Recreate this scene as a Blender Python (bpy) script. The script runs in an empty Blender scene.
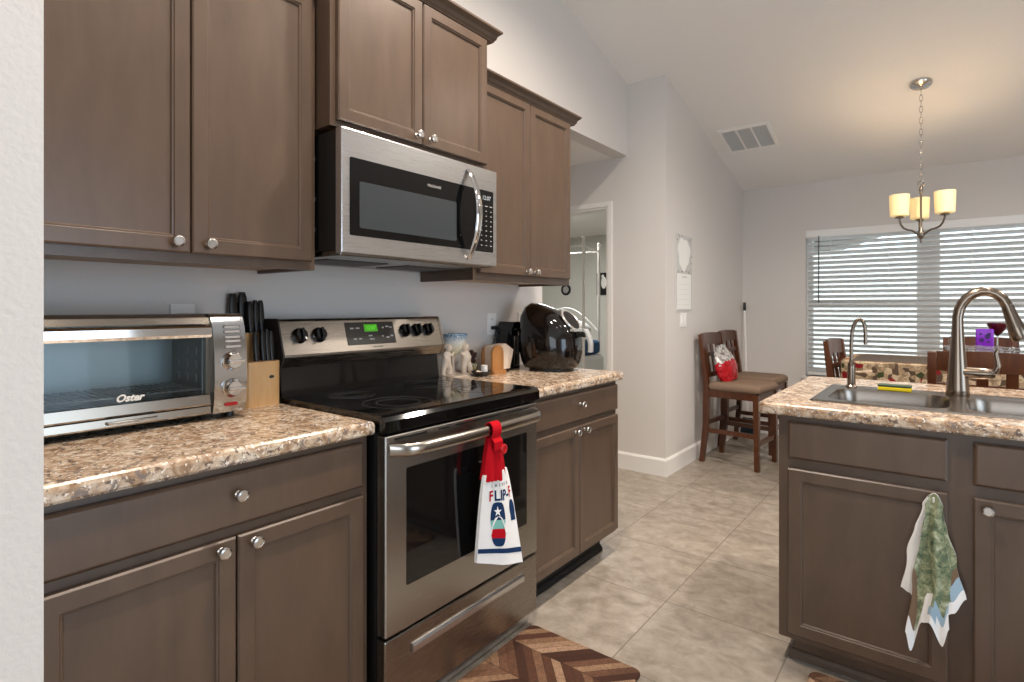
import bpy, bmesh, math, random
from math import sin, cos, pi, radians, sqrt, atan2
from mathutils import Matrix, Vector
random.seed(7)
S = bpy.context.scene
COL = S.collection

# ------------------------------------------------------------------ camera, sky, lights, exposure
cam = bpy.data.cameras.new('camera')
cam.lens = 36 * 556 / 1024
cam.sensor_width = 36
cam.shift_y = -33 / 1024
cam.clip_start = 0.02
camo = bpy.data.objects.new('camera', cam)
camo.location = (1.95, 0, 1.25)
camo.rotation_euler = (pi / 2, 0, radians(37.97))
COL.objects.link(camo)
S.camera = camo

S.view_settings.view_transform = 'Standard'
S.view_settings.look = 'None'
S.view_settings.exposure = 0.06
S.view_settings.gamma = 1
S.view_settings.use_curve_mapping = False
try:
    S.cycles.max_bounces = 10
    S.cycles.diffuse_bounces = 5
    S.cycles.glossy_bounces = 4
    S.cycles.transparent_max_bounces = 12
    S.cycles.sample_clamp_indirect = 6
    S.cycles.caustics_reflective = False
    S.cycles.caustics_refractive = False
    S.cycles.use_denoising = True
except Exception:
    pass

W = bpy.data.worlds.new('sky')
S.world = W
W.use_nodes = True
wn = W.node_tree
wn.nodes['Background'].inputs['Color'].default_value = (0.82, 0.91, 1.0, 1)
wn.nodes['Background'].inputs['Strength'].default_value = 2.9


def area(name, loc, rot, sx, sy, power, col, shape='RECTANGLE'):
    L = bpy.data.lights.new(name, 'AREA')
    L.shape = shape
    L.size = sx
    if shape == 'RECTANGLE':
        L.size_y = sy
    L.energy = power
    L.color = col
    o = bpy.data.objects.new(name, L)
    o.location = loc
    o.rotation_euler = rot
    COL.objects.link(o)
    return o


# added fill lights for daylight at unseen openings behind and beside the camera
area('side_fill_light', (5.44, 0.6, 1.2), (0, radians(90), 0), 2.0, 2.4, 34, (0.46, 0.71, 1.0))
area('back_fill_light', (2.6, -2.9, 1.35), (radians(90), 0, 0), 2.6, 1.9, 8, (0.86, 0.94, 1.0))
# recessed kitchen ceiling lamps, plus dining spots added to brighten the walls
for k, (lx, ly) in enumerate([(1.20, 1.0), (1.20, 2.2), (2.6, 0.8), (2.6, 2.2), (2.3, 3.5), (3.6, 3.9), (3.8, 0.6)]):
    zc = 2.451 + .27 * (5.93 - ly) if ly > 1.5 else 2.451 + .27 * (5.93 - 1.5) - .27 * (1.5 - ly)
    L = bpy.data.lights.new('recessed_and_fill_lamp', 'SPOT')
    L.spot_size = radians(152)
    L.spot_blend = .9
    L.shadow_soft_size = .07
    L.energy = 205 if lx < 2 else (18 if ly < 3 else 185)
    L.color = (1.0, .87, .74) if lx < 2 else (1.0, .89, .79)
    o = bpy.data.objects.new('recessed_and_fill_lamp', L)
    o.location = (lx, ly, zc - .03)
    COL.objects.link(o)
# fill light added to brighten the bedroom, no fixture modelled; hallway lamp
area('bedroom_fill_light', (-1.9, 6.0, 2.38), (0, 0, 0), .6, .6, 50, (1.0, 0.98, 0.94))
area('hallway_lamp', (-1.5, 3.3, 2.40), (0, 0, 0), .25, .25, 4, (1.0, 0.93, 0.85))


# ------------------------------------------------------------------ helpers: materials
def lin(h):
    if isinstance(h, str):
        h = h.lstrip('#')
        c = [int(h[i:i + 2], 16) / 255 for i in (0, 2, 4)]
    else:
        c = [x / 255 for x in h]
    return tuple(x / 12.92 if x <= .04045 else ((x + .055) / 1.055) ** 2.4 for x in c) + (1,)


def mat(name, col='888888', rough=.5, metal=0.0, spec=.5, coat=0.0, trans=0.0, ior=1.45, emit=None, estr=0.0, aniso=0.0):
    m = bpy.data.materials.new(name)
    m.use_nodes = True
    b = m.node_tree.nodes['Principled BSDF']
    I = b.inputs
    I['Base Color'].default_value = lin(col)
    I['Roughness'].default_value = rough
    I['Metallic'].default_value = metal
    I['Specular IOR Level'].default_value = spec
    I['Coat Weight'].default_value = coat
    I['Coat Roughness'].default_value = .08
    I['Transmission Weight'].default_value = trans
    I['IOR'].default_value = ior
    I['Anisotropic'].default_value = aniso
    if emit:
        I['Emission Color'].default_value = lin(emit)
        I['Emission Strength'].default_value = estr
    return m


class N:
    """small node-building helper"""
    def __init__(s, m):
        s.m = m
        s.t = m.node_tree
        s.b = s.t.nodes['Principled BSDF']

    def new(s, t, **k):
        n = s.t.nodes.new(t)
        for a, v in k.items():
            setattr(n, a, v)
        return n

    def link(s, a, b):
        s.t.links.new(a, b)

    def coords(s, scale=(1, 1, 1), rot=(0, 0, 0), loc=(0, 0, 0), kind='Object'):
        tc = s.new('ShaderNodeTexCoord')
        mp = s.new('ShaderNodeMapping')
        mp.inputs['Scale'].default_value = scale
        mp.inputs['Rotation'].default_value = rot
        mp.inputs['Location'].default_value = loc
        s.link(tc.outputs[kind], mp.inputs['Vector'])
        return mp.outputs['Vector']

    def noise(s, vec, scale, detail=3, rough=.5, dist=0):
        n = s.new('ShaderNodeTexNoise')
        n.inputs['Scale'].default_value = scale
        n.inputs['Detail'].default_value = detail
        n.inputs['Roughness'].default_value = rough
        n.inputs['Distortion'].default_value = dist
        s.link(vec, n.inputs['Vector'])
        return n.outputs['Fac']

    def ramp(s, fac, stops, interp='LINEAR'):
        r = s.new('ShaderNodeValToRGB')
        cr = r.color_ramp
        cr.interpolation = interp
        while len(cr.elements) < len(stops):
            cr.elements.new(.5)
        for e, (p, c) in zip(cr.elements, stops):
            e.position = p
            e.color = lin(c)
        s.link(fac, r.inputs['Fac'])
        return r.outputs['Color']

    def mix(s, fac, a, b, mode='MIX'):
        n = s.new('ShaderNodeMix', data_type='RGBA', blend_type=mode)
        for sock, v in ((n.inputs[0], fac), (n.inputs[6], a), (n.inputs[7], b)):
            if hasattr(v, 'is_linked'):
                s.link(v, sock)
            elif isinstance(v, (int, float)):
                sock.default_value = v
            else:
                sock.default_value = lin(v)
        return n.outputs[2]

    def math(s, op, a, b=None, c=None):
        n = s.new('ShaderNodeMath', operation=op)
        for i, v in enumerate((a, b, c)):
            if v is None:
                continue
            if hasattr(v, 'is_linked'):
                s.link(v, n.inputs[i])
            else:
                n.inputs[i].default_value = v
        return n.outputs[0]

    def color(s, c):
        s.link(c, s.b.inputs['Base Color'])

    def bump(s, h, strength=.2, dist=.01):
        n = s.new('ShaderNodeBump')
        n.inputs['Strength'].default_value = strength
        n.inputs['Distance'].default_value = dist
        s.link(h, n.inputs['Height'])
        s.link(n.outputs['Normal'], s.b.inputs['Normal'])


def paint(name, col, rough=.6, scale=140, strength=.12):
    m = mat(name, col, rough, spec=.3)
    n = N(m)
    n.bump(n.noise(n.coords(), scale, 2), strength, .004)
    return m


M = {}
M['wall'] = paint('wall_paint', 'D8D3CE')
M['stub'] = paint('wall_paint_near', 'D8D3CE', scale=90, strength=.25)
M['ceil'] = paint('ceiling_paint', 'EDEAE6', .8, 70, .3)
M['trim'] = mat('white_trim_paint', 'EAE7E3', .35)
M['bedwall'] = paint('bedroom_paint', 'CFCFC8')


def wood(name, c1, c2, c3, rough=.38, sc=(14, 14, 1.6), coat=.15):
    m = mat(name, c2, rough, coat=coat, spec=.4)
    m.node_tree.nodes['Principled BSDF'].inputs['Coat Roughness'].default_value = .3
    n = N(m)
    v = n.coords(sc)
    f = n.noise(v, 1.6, 5, .6, .4)
    big = n.noise(n.coords((1, 1, 1)), 5, 2)
    c = n.ramp(f, [(.25, c1), (.5, c2), (.8, c3)])
    c = n.mix(n.math('MULTIPLY', big, .35), c, c1, 'MIX')
    n.color(c)
    return m


M['cab'] = wood('stained_maple', '4E3D31', '584638', '624F40', .36, (9, 9, 2.2), .45)
M['cabin'] = wood('raw_maple', 'A88258', 'B8926A', 'C7A47C', .5)
M['toe'] = mat('toe_kick_black', '1C1A18', .5)
M['chair'] = wood('cherry_wood', '3C2010', '522C17', '663B1F', .3, (20, 20, 2), .3)
M['block'] = wood('beech_wood', 'C99A62', 'D9AE79', 'E2BC8B', .4, (30, 30, 4))
M['arch'] = wood('oak_wood', '8F6136', 'A37142', 'B28050', .35, (30, 30, 5))


def granite():
    m = mat('speckled_laminate', 'B79F86', .22, spec=.5, coat=.2)
    n = N(m)
    v = n.coords()
    a = n.noise(v, 26, 4, .65, .8)
    c = n.ramp(a, [(.30, '785B44'), (.42, '9F8267'), (.52, 'BBA58D'), (.64, 'CFC1B0'), (.8, 'DCD3C8')])
    b = n.noise(v, 58, 3, .6, .6)
    dark = n.ramp(b, [(.57, '000000'), (.63, 'FFFFFF')])
    c = n.mix(dark, c, '6B5A4E')
    d = n.noise(n.coords(loc=(3, 1, 2)), 44, 3, .6, .9)
    gr = n.ramp(d, [(.575, '000000'), (.64, 'FFFFFF')])
    c = n.mix(gr, c, '7E7169')
    e = n.noise(n.coords(loc=(7, 4, 2)), 95, 2, .5, .3)
    wh = n.ramp(e, [(.62, '000000'), (.68, 'FFFFFF')])
    c = n.mix(wh, c, 'EAE2D8')
    n.color(c)
    return m


M['granite'] = granite()


def steel(name, col, rough, stretch=(2, 2, 200), bump=.05):
    m = mat(name, col, rough, 1.0)
    n = N(m)
    f = n.noise(n.coords(stretch), 3, 3)
    n.link(n.math('MULTIPLY_ADD', f, .06, rough - .03), n.b.inputs['Roughness'])
    return m


M['steel'] = steel('brushed_steel', 'CFCFCF', .28, (400, 3, 400))
M['steeldark'] = steel('range_steel', '958F87', .27, (400, 3, 400))
M['sinksteel'] = steel('sink_steel', '958B81', .26, (3, 150, 150))
M['toaststeel'] = steel('toaster_steel', '968D82', .2, (400, 3, 400))
M['nickel'] = mat('brushed_nickel', '85776A', .22, 1.0)
M['bronze'] = mat('aged_nickel', '8A8075', .3, 1.0)
M['chrome'] = mat('chrome', 'D8D8D8', .08, 1.0)
M['knob'] = mat('satin_nickel_knob', 'C9C5C0', .2, 1.0)
M['blackgloss'] = mat('black_gloss', '0B0B0C', .06, spec=.6)
M['black'] = mat('black_plastic', '151515', .35)
M['blacksat'] = mat('black_satin', '1A1918', .25)
M['mwglass'] = mat('microwave_window', '3A3E41', .12, spec=.7)
M['ovenglass'] = mat('oven_glass', '0E0D0D', .05, spec=.7)
M['cooktop'] = mat('ceramic_glass', '070708', .05, spec=.7)
M['burner'] = mat('burner_ring', '3A3A3C', .25)
M['fryer'] = mat('fryer_brown_black', '0F0B0A', .08, spec=.5, coat=.3)
M['grey'] = mat('grey_plastic', 'A9A9A8', .35)
M['silver'] = mat('silver_plastic', 'C6C4C0', .25, .6)
M['white'] = mat('white_plastic', 'EFEDE9', .4)
M['slot'] = mat('slot_dark', '4A4744', .5)
M['paper'] = mat('paper_white', 'EFEEEA', .8)
M['print'] = mat('print_grey', '9A9A98', .8)
M['lightprint'] = mat('print_light_grey', 'C9C8C5', .8)
M['green'] = mat('display_green', '0A2A00', .4, emit='66E02A', estr=1.1)
M['lcd'] = mat('display_white', '888888', .4, emit='DDE6EA', estr=.6)
M['legend'] = mat('legend_grey', 'B6B3AE', .5)
M['legenddark'] = mat('legend_dark', '55504B', .5)
M['red'] = mat('red_plastic', 'B0161E', .3)
M['redcloth'] = mat('red_knit', 'B5141F', .9, spec=.1)
M['navy'] = mat('navy_print', '1F3558', .9, spec=.1)
M['teal'] = mat('teal_print', '7FB9AE', .9, spec=.1)
M['tanseat'] = mat('tan_microfibre', '806C5C', .85, spec=.2)
M['yellow'] = mat('sponge_yellow', 'E3C81E', .9)
M['scrub'] = mat('scrub_green', '3A4A3A', .95)
M['blue'] = mat('blue_quilt', '2B4E73', .9)
M['bedwhite'] = mat('white_linen', 'D9DCDD', .9)
M['cream'] = mat('ceramic_cream', 'E3D2BE', .4, coat=.2)
M['brownsprig'] = mat('dried_brown', '4B332B', .8)
M['slat'] = mat('blind_white', 'EEEEEC', .45)
M['vinyl'] = mat('window_vinyl', 'D8DADA', .4)
M['dk'] = mat('dark_grey', '33302D', .5)
M['rack'] = mat('rack_wire', 'B5B8B8', .35, .6)
M['cavity'] = mat('oven_cavity', 'A9B0B2', .4, .4)


def glass(name, tint='FFFFFF', gl=.12):
    m = bpy.data.materials.new(name)
    m.use_nodes = True
    t = m.node_tree
    t.nodes.remove(t.nodes['Principled BSDF'])
    out = t.nodes['Material Output']
    tr = t.nodes.new('ShaderNodeBsdfTransparent')
    tr.inputs['Color'].default_value = lin(tint)
    g = t.nodes.new('ShaderNodeBsdfGlossy')
    g.inputs['Roughness'].default_value = .03
    mx = t.nodes.new('ShaderNodeMixShader')
    fr = t.nodes.new('ShaderNodeFresnel')
    fr.inputs['IOR'].default_value = 1.45
    ad = t.nodes.new('ShaderNodeMath')
    ad.operation = 'MULTIPLY_ADD'
    ad.inputs[1].default_value = 1.0
    ad.inputs[2].default_value = gl - .04
    t.links.new(fr.outputs[0], ad.inputs[0])
    t.links.new(ad.outputs[0], mx.inputs[0])
    t.links.new(tr.outputs[0], mx.inputs[1])
    t.links.new(g.outputs[0], mx.inputs[2])
    t.links.new(mx.outputs[0], out.inputs['Surface'])
    return m


M['pane'] = glass('window_pane', 'F4F8F8', .05)
M['ovenpane'] = glass('toaster_pane', 'DCE4E4', .03)
M['crystal'] = mat('crystal', 'F4F6F6', .03, trans=.9, ior=1.45)
M['purple'] = mat('purple_glass', '8A35C8', .1, trans=.35, ior=1.3, emit='7A2BC0', estr=0.0)
M['purpledark'] = mat('purple_motif', '2E0B52', .3)
M['wine'] = mat('red_wine_glass', '5A1620', .08, trans=.3)


def tilefloor():
    m = mat('travertine_tile', 'A89C8E', .32, spec=.45)
    n = N(m)
    v = n.coords()
    br = n.new('ShaderNodeTexBrick')
    br.offset = 0.0
    br.inputs['Scale'].default_value = 1.0
    br.inputs['Brick Width'].default_value = .49
    br.inputs['Row Height'].default_value = .51
    br.inputs['Mortar Size'].default_value = .0028
    br.inputs['Mortar Smooth'].default_value = .3
    br.inputs['Bias'].default_value = 0
    br.inputs['Color1'].default_value = (0, 0, 0, 1)
    br.inputs['Color2'].default_value = (1, 1, 1, 1)
    br.inputs['Mortar'].default_value = (.5, .5, .5, 1)
    sh = n.coords(loc=(-.03, -.23, 0))
    n.link(sh, br.inputs['Vector'])
    # every tile turned its own way: shift the vein noise by the tile's own value
    cm = n.new('ShaderNodeVectorMath', operation='MULTIPLY_ADD')
    n.link(br.outputs['Color'], cm.inputs[0])
    cm.inputs[1].default_value = (9, 5, 3)
    n.link(v, cm.inputs[2])
    mp = n.new('ShaderNodeMapping')
    mp.inputs['Scale'].default_value = (1.8, 3.6, 1)
    mp.inputs['Rotation'].default_value = (0, 0, radians(12))
    n.link(cm.outputs[0], mp.inputs['Vector'])
    a = n.noise(mp.outputs['Vector'], 2.2, 6, .62, 1.2)
    b = n.noise(v, 14, 5, .65, .5)
    c1 = n.ramp(a, [(.26, '6C6358'), (.42, '877D70'), (.55, '9A9084'), (.75, 'AFA69B')])
    c2 = n.ramp(b, [(.32, '7C7266'), (.5, '9D9387'), (.68, 'B8AFA4')])
    c = n.mix(.45, c1, c2)
    c = n.mix(n.math('MULTIPLY', br.outputs['Fac'], .9), c, '6E655B')
    n.color(c)
    n.bump(n.math('SUBTRACT', 1.0, br.outputs['Fac']), .25, .002)
    return m


M['tile'] = tilefloor()


def chevron():
    m = mat('chevron_plank_print', '8A6248', .55, spec=.25)
    n = N(m)
    tc = n.new('ShaderNodeTexCoord')
    sp = n.new('ShaderNodeSeparateXYZ')
    n.link(tc.outputs['Object'], sp.inputs[0])
    Y, X = sp.outputs[0], sp.outputs[1]
    cw = .155
    xs = n.math('DIVIDE', X, cw)
    colid = n.math('FLOOR', xs)
    fr = n.math('FRACT', xs)
    par = n.math('MODULO', n.math('ABSOLUTE', colid), 2.0)
    flip = n.math('SUBTRACT', 1.0, n.math('MULTIPLY', par, 2.0))
    sl = n.math('MULTIPLY', n.math('SUBTRACT', fr, .5), n.math('MULTIPLY', flip, cw * .95))
    yy = n.math('DIVIDE', n.math('ADD', Y, sl), .042)
    row = n.math('FLOOR', yy)
    rf = n.math('FRACT', yy)
    cmb = n.new('ShaderNodeCombineXYZ')
    n.link(colid, cmb.inputs[0])
    n.link(row, cmb.inputs[1])
    wn_ = n.new('ShaderNodeTexWhiteNoise', noise_dimensions='3D')
    n.link(cmb.outputs[0], wn_.inputs['Vector'])
    c = n.ramp(wn_.outputs['Value'], [(0, '3B241C'), (.25, '553729'), (.5, '74533F'), (.75, '94745A'), (1, 'B2937A')])
    g = n.noise(n.coords((20, 20, 8)), 5, 6, .72, 1.6)
    c = n.mix(n.ramp(g, [(.36, 'D8D8D8'), (.60, '101010')]), c, '33201A')
    edge = n.math('LESS_THAN', rf, .05)
    e2 = n.math('LESS_THAN', n.math('MULTIPLY', fr, cw), .003)
    c = n.mix(n.math('MULTIPLY', n.math('MAXIMUM', edge, e2), .8), c, '24150F')
    n.color(c)
    return m


M['chevron'] = chevron()


def quilt():
    m = mat('printed_table_linen', 'C9B28E', .9, spec=.1)
    n = N(m)
    v = n.coords()
    vo = n.new('ShaderNodeTexVoronoi')
    vo.inputs['Scale'].default_value = 38
    n.link(v, vo.inputs['Vector'])
    sp = n.new('ShaderNodeSeparateColor')
    n.link(vo.outputs['Color'], sp.inputs[0])
    c = n.ramp(sp.outputs[0], [(0, 'B5A084'), (.30, '54453A'), (.48, '9A8469'), (.74, '7E1C22'), (.81, 'B9A687'), (.90, '38432A'), (.96, '7A6752')], 'CONSTANT')
    nz = n.noise(n.coords(rot=(0, .6, 0)), 45, 3, .6, 1.5)
    c = n.mix(n.ramp(nz, [(.52, '000000'), (.58, 'BBBBBB')]), c, '4A392E')
    n.color(c)
    return m


M['quilt'] = quilt()
M['cloth_field'] = mat('taupe_linen', '4E453E', .75, spec=.2)


def terry(name, c1, c2=None, sc=400):
    m = mat(name, c1, .95, spec=.1)
    n = N(m)
    v = n.coords()
    if c2:
        a = n.noise(v, 34, 5, .7, .6)
        c = n.ramp(a, [(.30, c2), (.42, c1), (.52, '8A9070'), (.60, 'A9AD90'), (.70, 'C9CBB8')])
        n.color(c)
    n.bump(n.noise(v, sc, 2), .5, .003)
    return m


M['terry'] = terry('white_terry', 'EDEBE8')
M['greenprint'] = terry('green_botanical_print', '66735A', '475246')
M['bluepatch'] = terry('pale_blue_print', '9DB4C2')


def bagmat():
    m = mat('foil_bag', 'B5141F', .22, .2)
    n = N(m)
    tc = n.new('ShaderNodeTexCoord')
    sp = n.new('ShaderNodeSeparateXYZ')
    n.link(tc.outputs['Object'], sp.inputs[0])
    wob = n.noise(n.coords(), 12, 3)
    h = n.math('ADD', sp.outputs[2], n.math('MULTIPLY', n.math('SUBTRACT', wob, .5), .16))
    wr = n.noise(n.coords(loc=(4, 4, 4)), 26, 3, .6, 1)
    sil = n.ramp(wr, [(.38, '6E6B6A'), (.52, 'BDB9B6'), (.7, 'E4E1DD')])
    r = n.ramp(wr, [(.33, '7E0C14'), (.5, 'BE1822'), (.68, 'D03540')])
    n.color(n.mix(n.math('GREATER_THAN', h, .165), r, sil))
    n.bump(n.noise(n.coords(), 30, 3), .6, .01)
    return m


M['bag'] = bagmat()


def crackle():
    m = mat('crackle_glass', 'CFC8A6', .2, coat=.3)
    n = N(m)
    tc = n.new('ShaderNodeTexCoord')
    sp = n.new('ShaderNodeSeparateXYZ')
    n.link(tc.outputs['Object'], sp.inputs[0])
    c = n.ramp(n.math('MULTIPLY_ADD', sp.outputs[2], 8.0, -.55), [(0, 'B9A860'), (.45, 'D5CCAA'), (.75, 'D8DAD8'), (.93, '7E9DB5'), (1, '5F86A5')])
    vo = n.new('ShaderNodeTexVoronoi', feature='DISTANCE_TO_EDGE')
    vo.inputs['Scale'].default_value = 70
    n.link(n.coords(), vo.inputs['Vector'])
    c = n.mix(n.math('LESS_THAN', vo.outputs['Distance'], .04), c, 'F2EFE6')
    n.color(c)
    return m


M['crackle'] = crackle()


def shademat():
    m = mat('linen_glass_shade', 'F1DDB0', .5, emit='FFD48A', estr=.55)
    n = N(m)
    w = n.noise(n.coords((60, 60, 2)), 3, 2)
    c = n.ramp(w, [(.3, 'E5B45E'), (.7, 'F6D898')])
    n.link(c, n.b.inputs['Emission Color'])
    return m


M['shade'] = shademat()


M['grass'] = mat('pale_concrete', 'DDDBD5', .9)
M['leaf'] = mat('hedge_leaf', '5E7444', .8)
M['stucco'] = paint('stucco', 'EAE6DE', .9, 60, .3)
M['roof'] = mat('roof_shingle', 'A8A29B', .9)

# ------------------------------------------------------------------ helpers: meshes
ORG = {}
ON_COUNTER = ('toaster oven', 'knife block', 'knife', 'air fryer', 'can opener', 'figurine', 'dish', 'jar', 'pebble', 'dried flowers', 'napkin holder', 'napkins')


class MB:
    def __init__(s):
        s.v = []
        s.f = []
        s.mi = []
        s.sm = []

    def add(s, vs, fs, m=0, sm=False):
        o = len(s.v)
        s.v += [tuple(p) for p in vs]
        for f in fs:
            s.f.append([i + o for i in f])
            s.mi.append(m)
            s.sm.append(sm)
        return s

    def box(s, x0, x1, y0, y1, z0, z1, bev=0.0, m=0, seg=2):
        bm = bmesh.new()
        bmesh.ops.create_cube(bm, size=1)
        for v in bm.verts:
            v.co = ((x0 + x1) / 2 + v.co.x * (x1 - x0), (y0 + y1) / 2 + v.co.y * (y1 - y0), (z0 + z1) / 2 + v.co.z * (z1 - z0))
        if bev > 0:
            bmesh.ops.bevel(bm, geom=list(bm.edges), offset=bev, segments=seg, profile=.5, affect='EDGES')
        bm.verts.index_update()
        s.add([v.co[:] for v in bm.verts], [[v.index for v in f.verts] for f in bm.faces], m, False)
        bm.free()
        return s

    def beam(s, p0, p1, w, d, side=(1, 0, 0), w1=None, d1=None, m=0):
        """square bar from p0 to p1, w along side, d across"""
        p0, p1 = Vector(p0), Vector(p1)
        ax = (p1 - p0).normalized()
        sd = Vector(side)
        sd = (sd - ax * sd.dot(ax)).normalized()
        ot = ax.cross(sd)
        w1 = w if w1 is None else w1
        d1 = d if d1 is None else d1
        vs = []
        for p, a, b in ((p0, w, d), (p1, w1, d1)):
            for i, j in ((-1, -1), (1, -1), (1, 1), (-1, 1)):
                vs.append(p + sd * (i * a / 2) + ot * (j * b / 2))
        return s.add(vs, [(3, 2, 1, 0), (4, 5, 6, 7), (0, 1, 5, 4), (1, 2, 6, 5), (2, 3, 7, 6), (3, 0, 4, 7)], m)

    def rings(s, rings, cap0=True, cap1=True, m=0, sm=True, closed=True):
        n = len(rings[0])
        vs = [p for r in rings for p in r]
        fs = []
        for k in range(len(rings) - 1):
            for i in range(n if closed else n - 1):
                j = (i + 1) % n
                fs.append((k * n + i, k * n + j, (k + 1) * n + j, (k + 1) * n + i))
        o = len(s.v)
        s.add(vs, fs, m, sm)
        if cap0:
            s.f.append([o + i for i in range(n)][::-1]); s.mi.append(m); s.sm.append(False)
        if cap1:
            b = o + (len(rings) - 1) * n
            s.f.append([b + i for i in range(n)]); s.mi.append(m); s.sm.append(False)
        return s

    def lathe(s, prof, c=(0, 0, 0), axis='z', n=24, m=0, cap=True, sm=True):
        R = []
        for r, h in prof:
            ring = []
            for i in range(n):
                a = 2 * pi * i / n
                p = (r * cos(a), r * sin(a), h)
                if axis == 'x':
                    p = (h, r * cos(a), r * sin(a))
                elif axis == 'y':
                    p = (r * sin(a), h, r * cos(a))
                ring.append((c[0] + p[0], c[1] + p[1], c[2] + p[2]))
            R.append(ring)
        return s.rings(R, cap, cap, m, sm)

    def tube(s, pts, r, n=10, m=0, cap=True):
        pts = [Vector(p) for p in pts]
        rs = r if isinstance(r, (list, tuple)) else [r] * len(pts)
        R = []
        up = None
        for k, p in enumerate(pts):
            t = (pts[min(k + 1, len(pts) - 1)] - pts[max(k - 1, 0)]).normalized()
            if up is None:
                up = Vector((0, 0, 1)) if abs(t.z) < .9 else Vector((1, 0, 0))
            up = (up - t * up.dot(t)).normalized()
            sd = t.cross(up)
            R.append([p + (up * cos(2 * pi * i / n) + sd * sin(2 * pi * i / n)) * rs[k] for i in range(n)])
        return s.rings(R, cap, cap, m, True)

    def ell(s, c, r, m=0, n=14, rot=None):
        vs = []
        fs = []
        h = n // 2
        for k in range(h + 1):
            th = pi * k / h
            for i in range(n):
                a = 2 * pi * i / n
                p = Vector((r[0] * sin(th) * cos(a), r[1] * sin(th) * sin(a), r[2] * cos(th)))
                if rot:
                    p = rot @ p
                vs.append((c[0] + p.x, c[1] + p.y, c[2] + p.z))
        for k in range(h):
            for i in range(n):
                j = (i + 1) % n
                fs.append((k * n + i, (k + 1) * n + i, (k + 1) * n + j, k * n + j))
        return s.add(vs, fs, m, True)

    def prism(s, poly, axis, a0, a1, m=0, sm=False):
        """poly of 2-D points in the plane across axis, extruded a0..a1"""
        def P(q, a):
            return {'x': (a, q[0], q[1]), 'y': (q[0], a, q[1]), 'z': (q[0], q[1], a)}[axis]
        return s.rings([[P(q, a0) for q in poly], [P(q, a1) for q in poly]], True, True, m, sm)

    def grid(s, fn, nu, nv, m=0, sm=True, mf=None):
        vs = [fn(i / nu, j / nv) for j in range(nv + 1) for i in range(nu + 1)]
        o = len(s.v)
        s.v += [tuple(p) for p in vs]
        for j in range(nv):
            for i in range(nu):
                a = o + j * (nu + 1) + i
                s.f.append([a, a + 1, a + nu + 2, a + nu + 1])
                s.mi.append(mf((i + .5) / nu, (j + .5) / nv) if mf else m)
                s.sm.append(sm)
        return s

    def xf(s, fn):
        s.v = [tuple(fn(*p)) for p in s.v]
        return s

    def join(s, o, m=None):
        k = len(s.v)
        s.v += o.v
        s.f += [[i + k for i in f] for f in o.f]
        s.mi += o.mi if m is None else [m] * len(o.f)
        s.sm += o.sm
        return s


def build(name, mb, mats, parent=None, weld=True, autos=35):
    me = bpy.data.meshes.new(name)
    vs = mb.v
    if parent is not None:
        inv = ORG[parent.name]
        vs = [(inv @ Vector(p))[:] for p in vs]
    me.from_pydata(vs, [], mb.f)
    for mm in (mats if isinstance(mats, (list, tuple)) else [mats]):
        me.materials.append(mm)
    me.polygons.foreach_set('material_index', mb.mi)
    me.polygons.foreach_set('use_smooth', mb.sm)
    bm = bmesh.new()
    bm.from_mesh(me)
    if weld:
        bmesh.ops.remove_doubles(bm, verts=bm.verts, dist=1e-6)
    bmesh.ops.recalc_face_normals(bm, faces=bm.faces)
    for e in bm.edges:
        if len(e.link_faces) == 2 and e.calc_face_angle(0) > radians(autos):
            e.smooth = False
    bm.to_mesh(me)
    bm.free()
    o = bpy.data.objects.new(name, me)
    COL.objects.link(o)
    if parent is not None:
        o.parent = parent
        ORG[o.name] = ORG[parent.name]
    return o


def tag(o, label, cat, group=None):
    o['label'] = label
    o['category'] = cat
    if group:
        o['group'] = group
    return o


def thing(name, label, cat, loc=(0, 0, 0), rz=0, group=None, local=False, rx=0):
    """Empty at the base of a thing. local=True: its parts are modelled about the origin."""
    o = bpy.data.objects.new(name, None)
    COL.objects.link(o)
    o.location = loc
    if loc[0] < .7 and .9 < loc[2] < 1.2 and cat in ON_COUNTER:
        o.location.z += .008
    o.rotation_euler = (rx, 0, rz)
    o.empty_display_size = .05
    ORG[o.name] = Matrix.Identity(4) if local else Matrix.Translation(Vector(loc)).inverted()
    return tag(o, label, cat, group)


def solo(name, mb, mats, label, cat, loc=(0, 0, 0), group=None):
    """a thing that is one mesh, modelled in world coordinates, origin at loc"""
    mb.v = [(p[0] - loc[0], p[1] - loc[1], p[2] - loc[2]) for p in mb.v]
    o = build(name, mb, mats)
    o.location = loc
    if loc[0] < .7 and .9 < loc[2] < 1.2 and cat in ON_COUNTER:
        o.location.z += .008
    return tag(o, label, cat, group)


def struct(name, mb, mats, parent=None):
    o = build(name, mb, mats, parent)
    o['kind'] = 'structure'
    return o


def copy_tree(src, loc, rz, label, group=None):
    def cp(o, par):
        c = o.copy()
        COL.objects.link(c)
        c.parent = par
        for ch in [x for x in COL.objects if x.parent == o]:
            cp(ch, c)
        return c
    c = cp(src, None)
    c.location = loc
    c.rotation_euler = (0, 0, rz)
    c['label'] = label
    if group:
        c['group'] = group
    return c


def text_mb(body, size, shear=0.0, align='CENTER', spacing=1.0, bold=0.0):
    cu = bpy.data.curves.new('lettering', 'FONT')
    cu.body = body
    cu.size = size
    cu.shear = shear
    cu.align_x = align
    cu.align_y = 'CENTER'
    cu.space_character = spacing
    cu.offset = bold
    cu.resolution_u = 3
    ob = bpy.data.objects.new('lettering', cu)
    COL.objects.link(ob)
    dg = bpy.context.evaluated_depsgraph_get()
    dg.update()
    me = ob.evaluated_get(dg).to_mesh()
    mb = MB().add([v.co[:] for v in me.vertices], [list(p.vertices) for p in me.polygons])
    bpy.data.objects.remove(ob)
    bpy.data.curves.remove(cu)
    return mb


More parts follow.
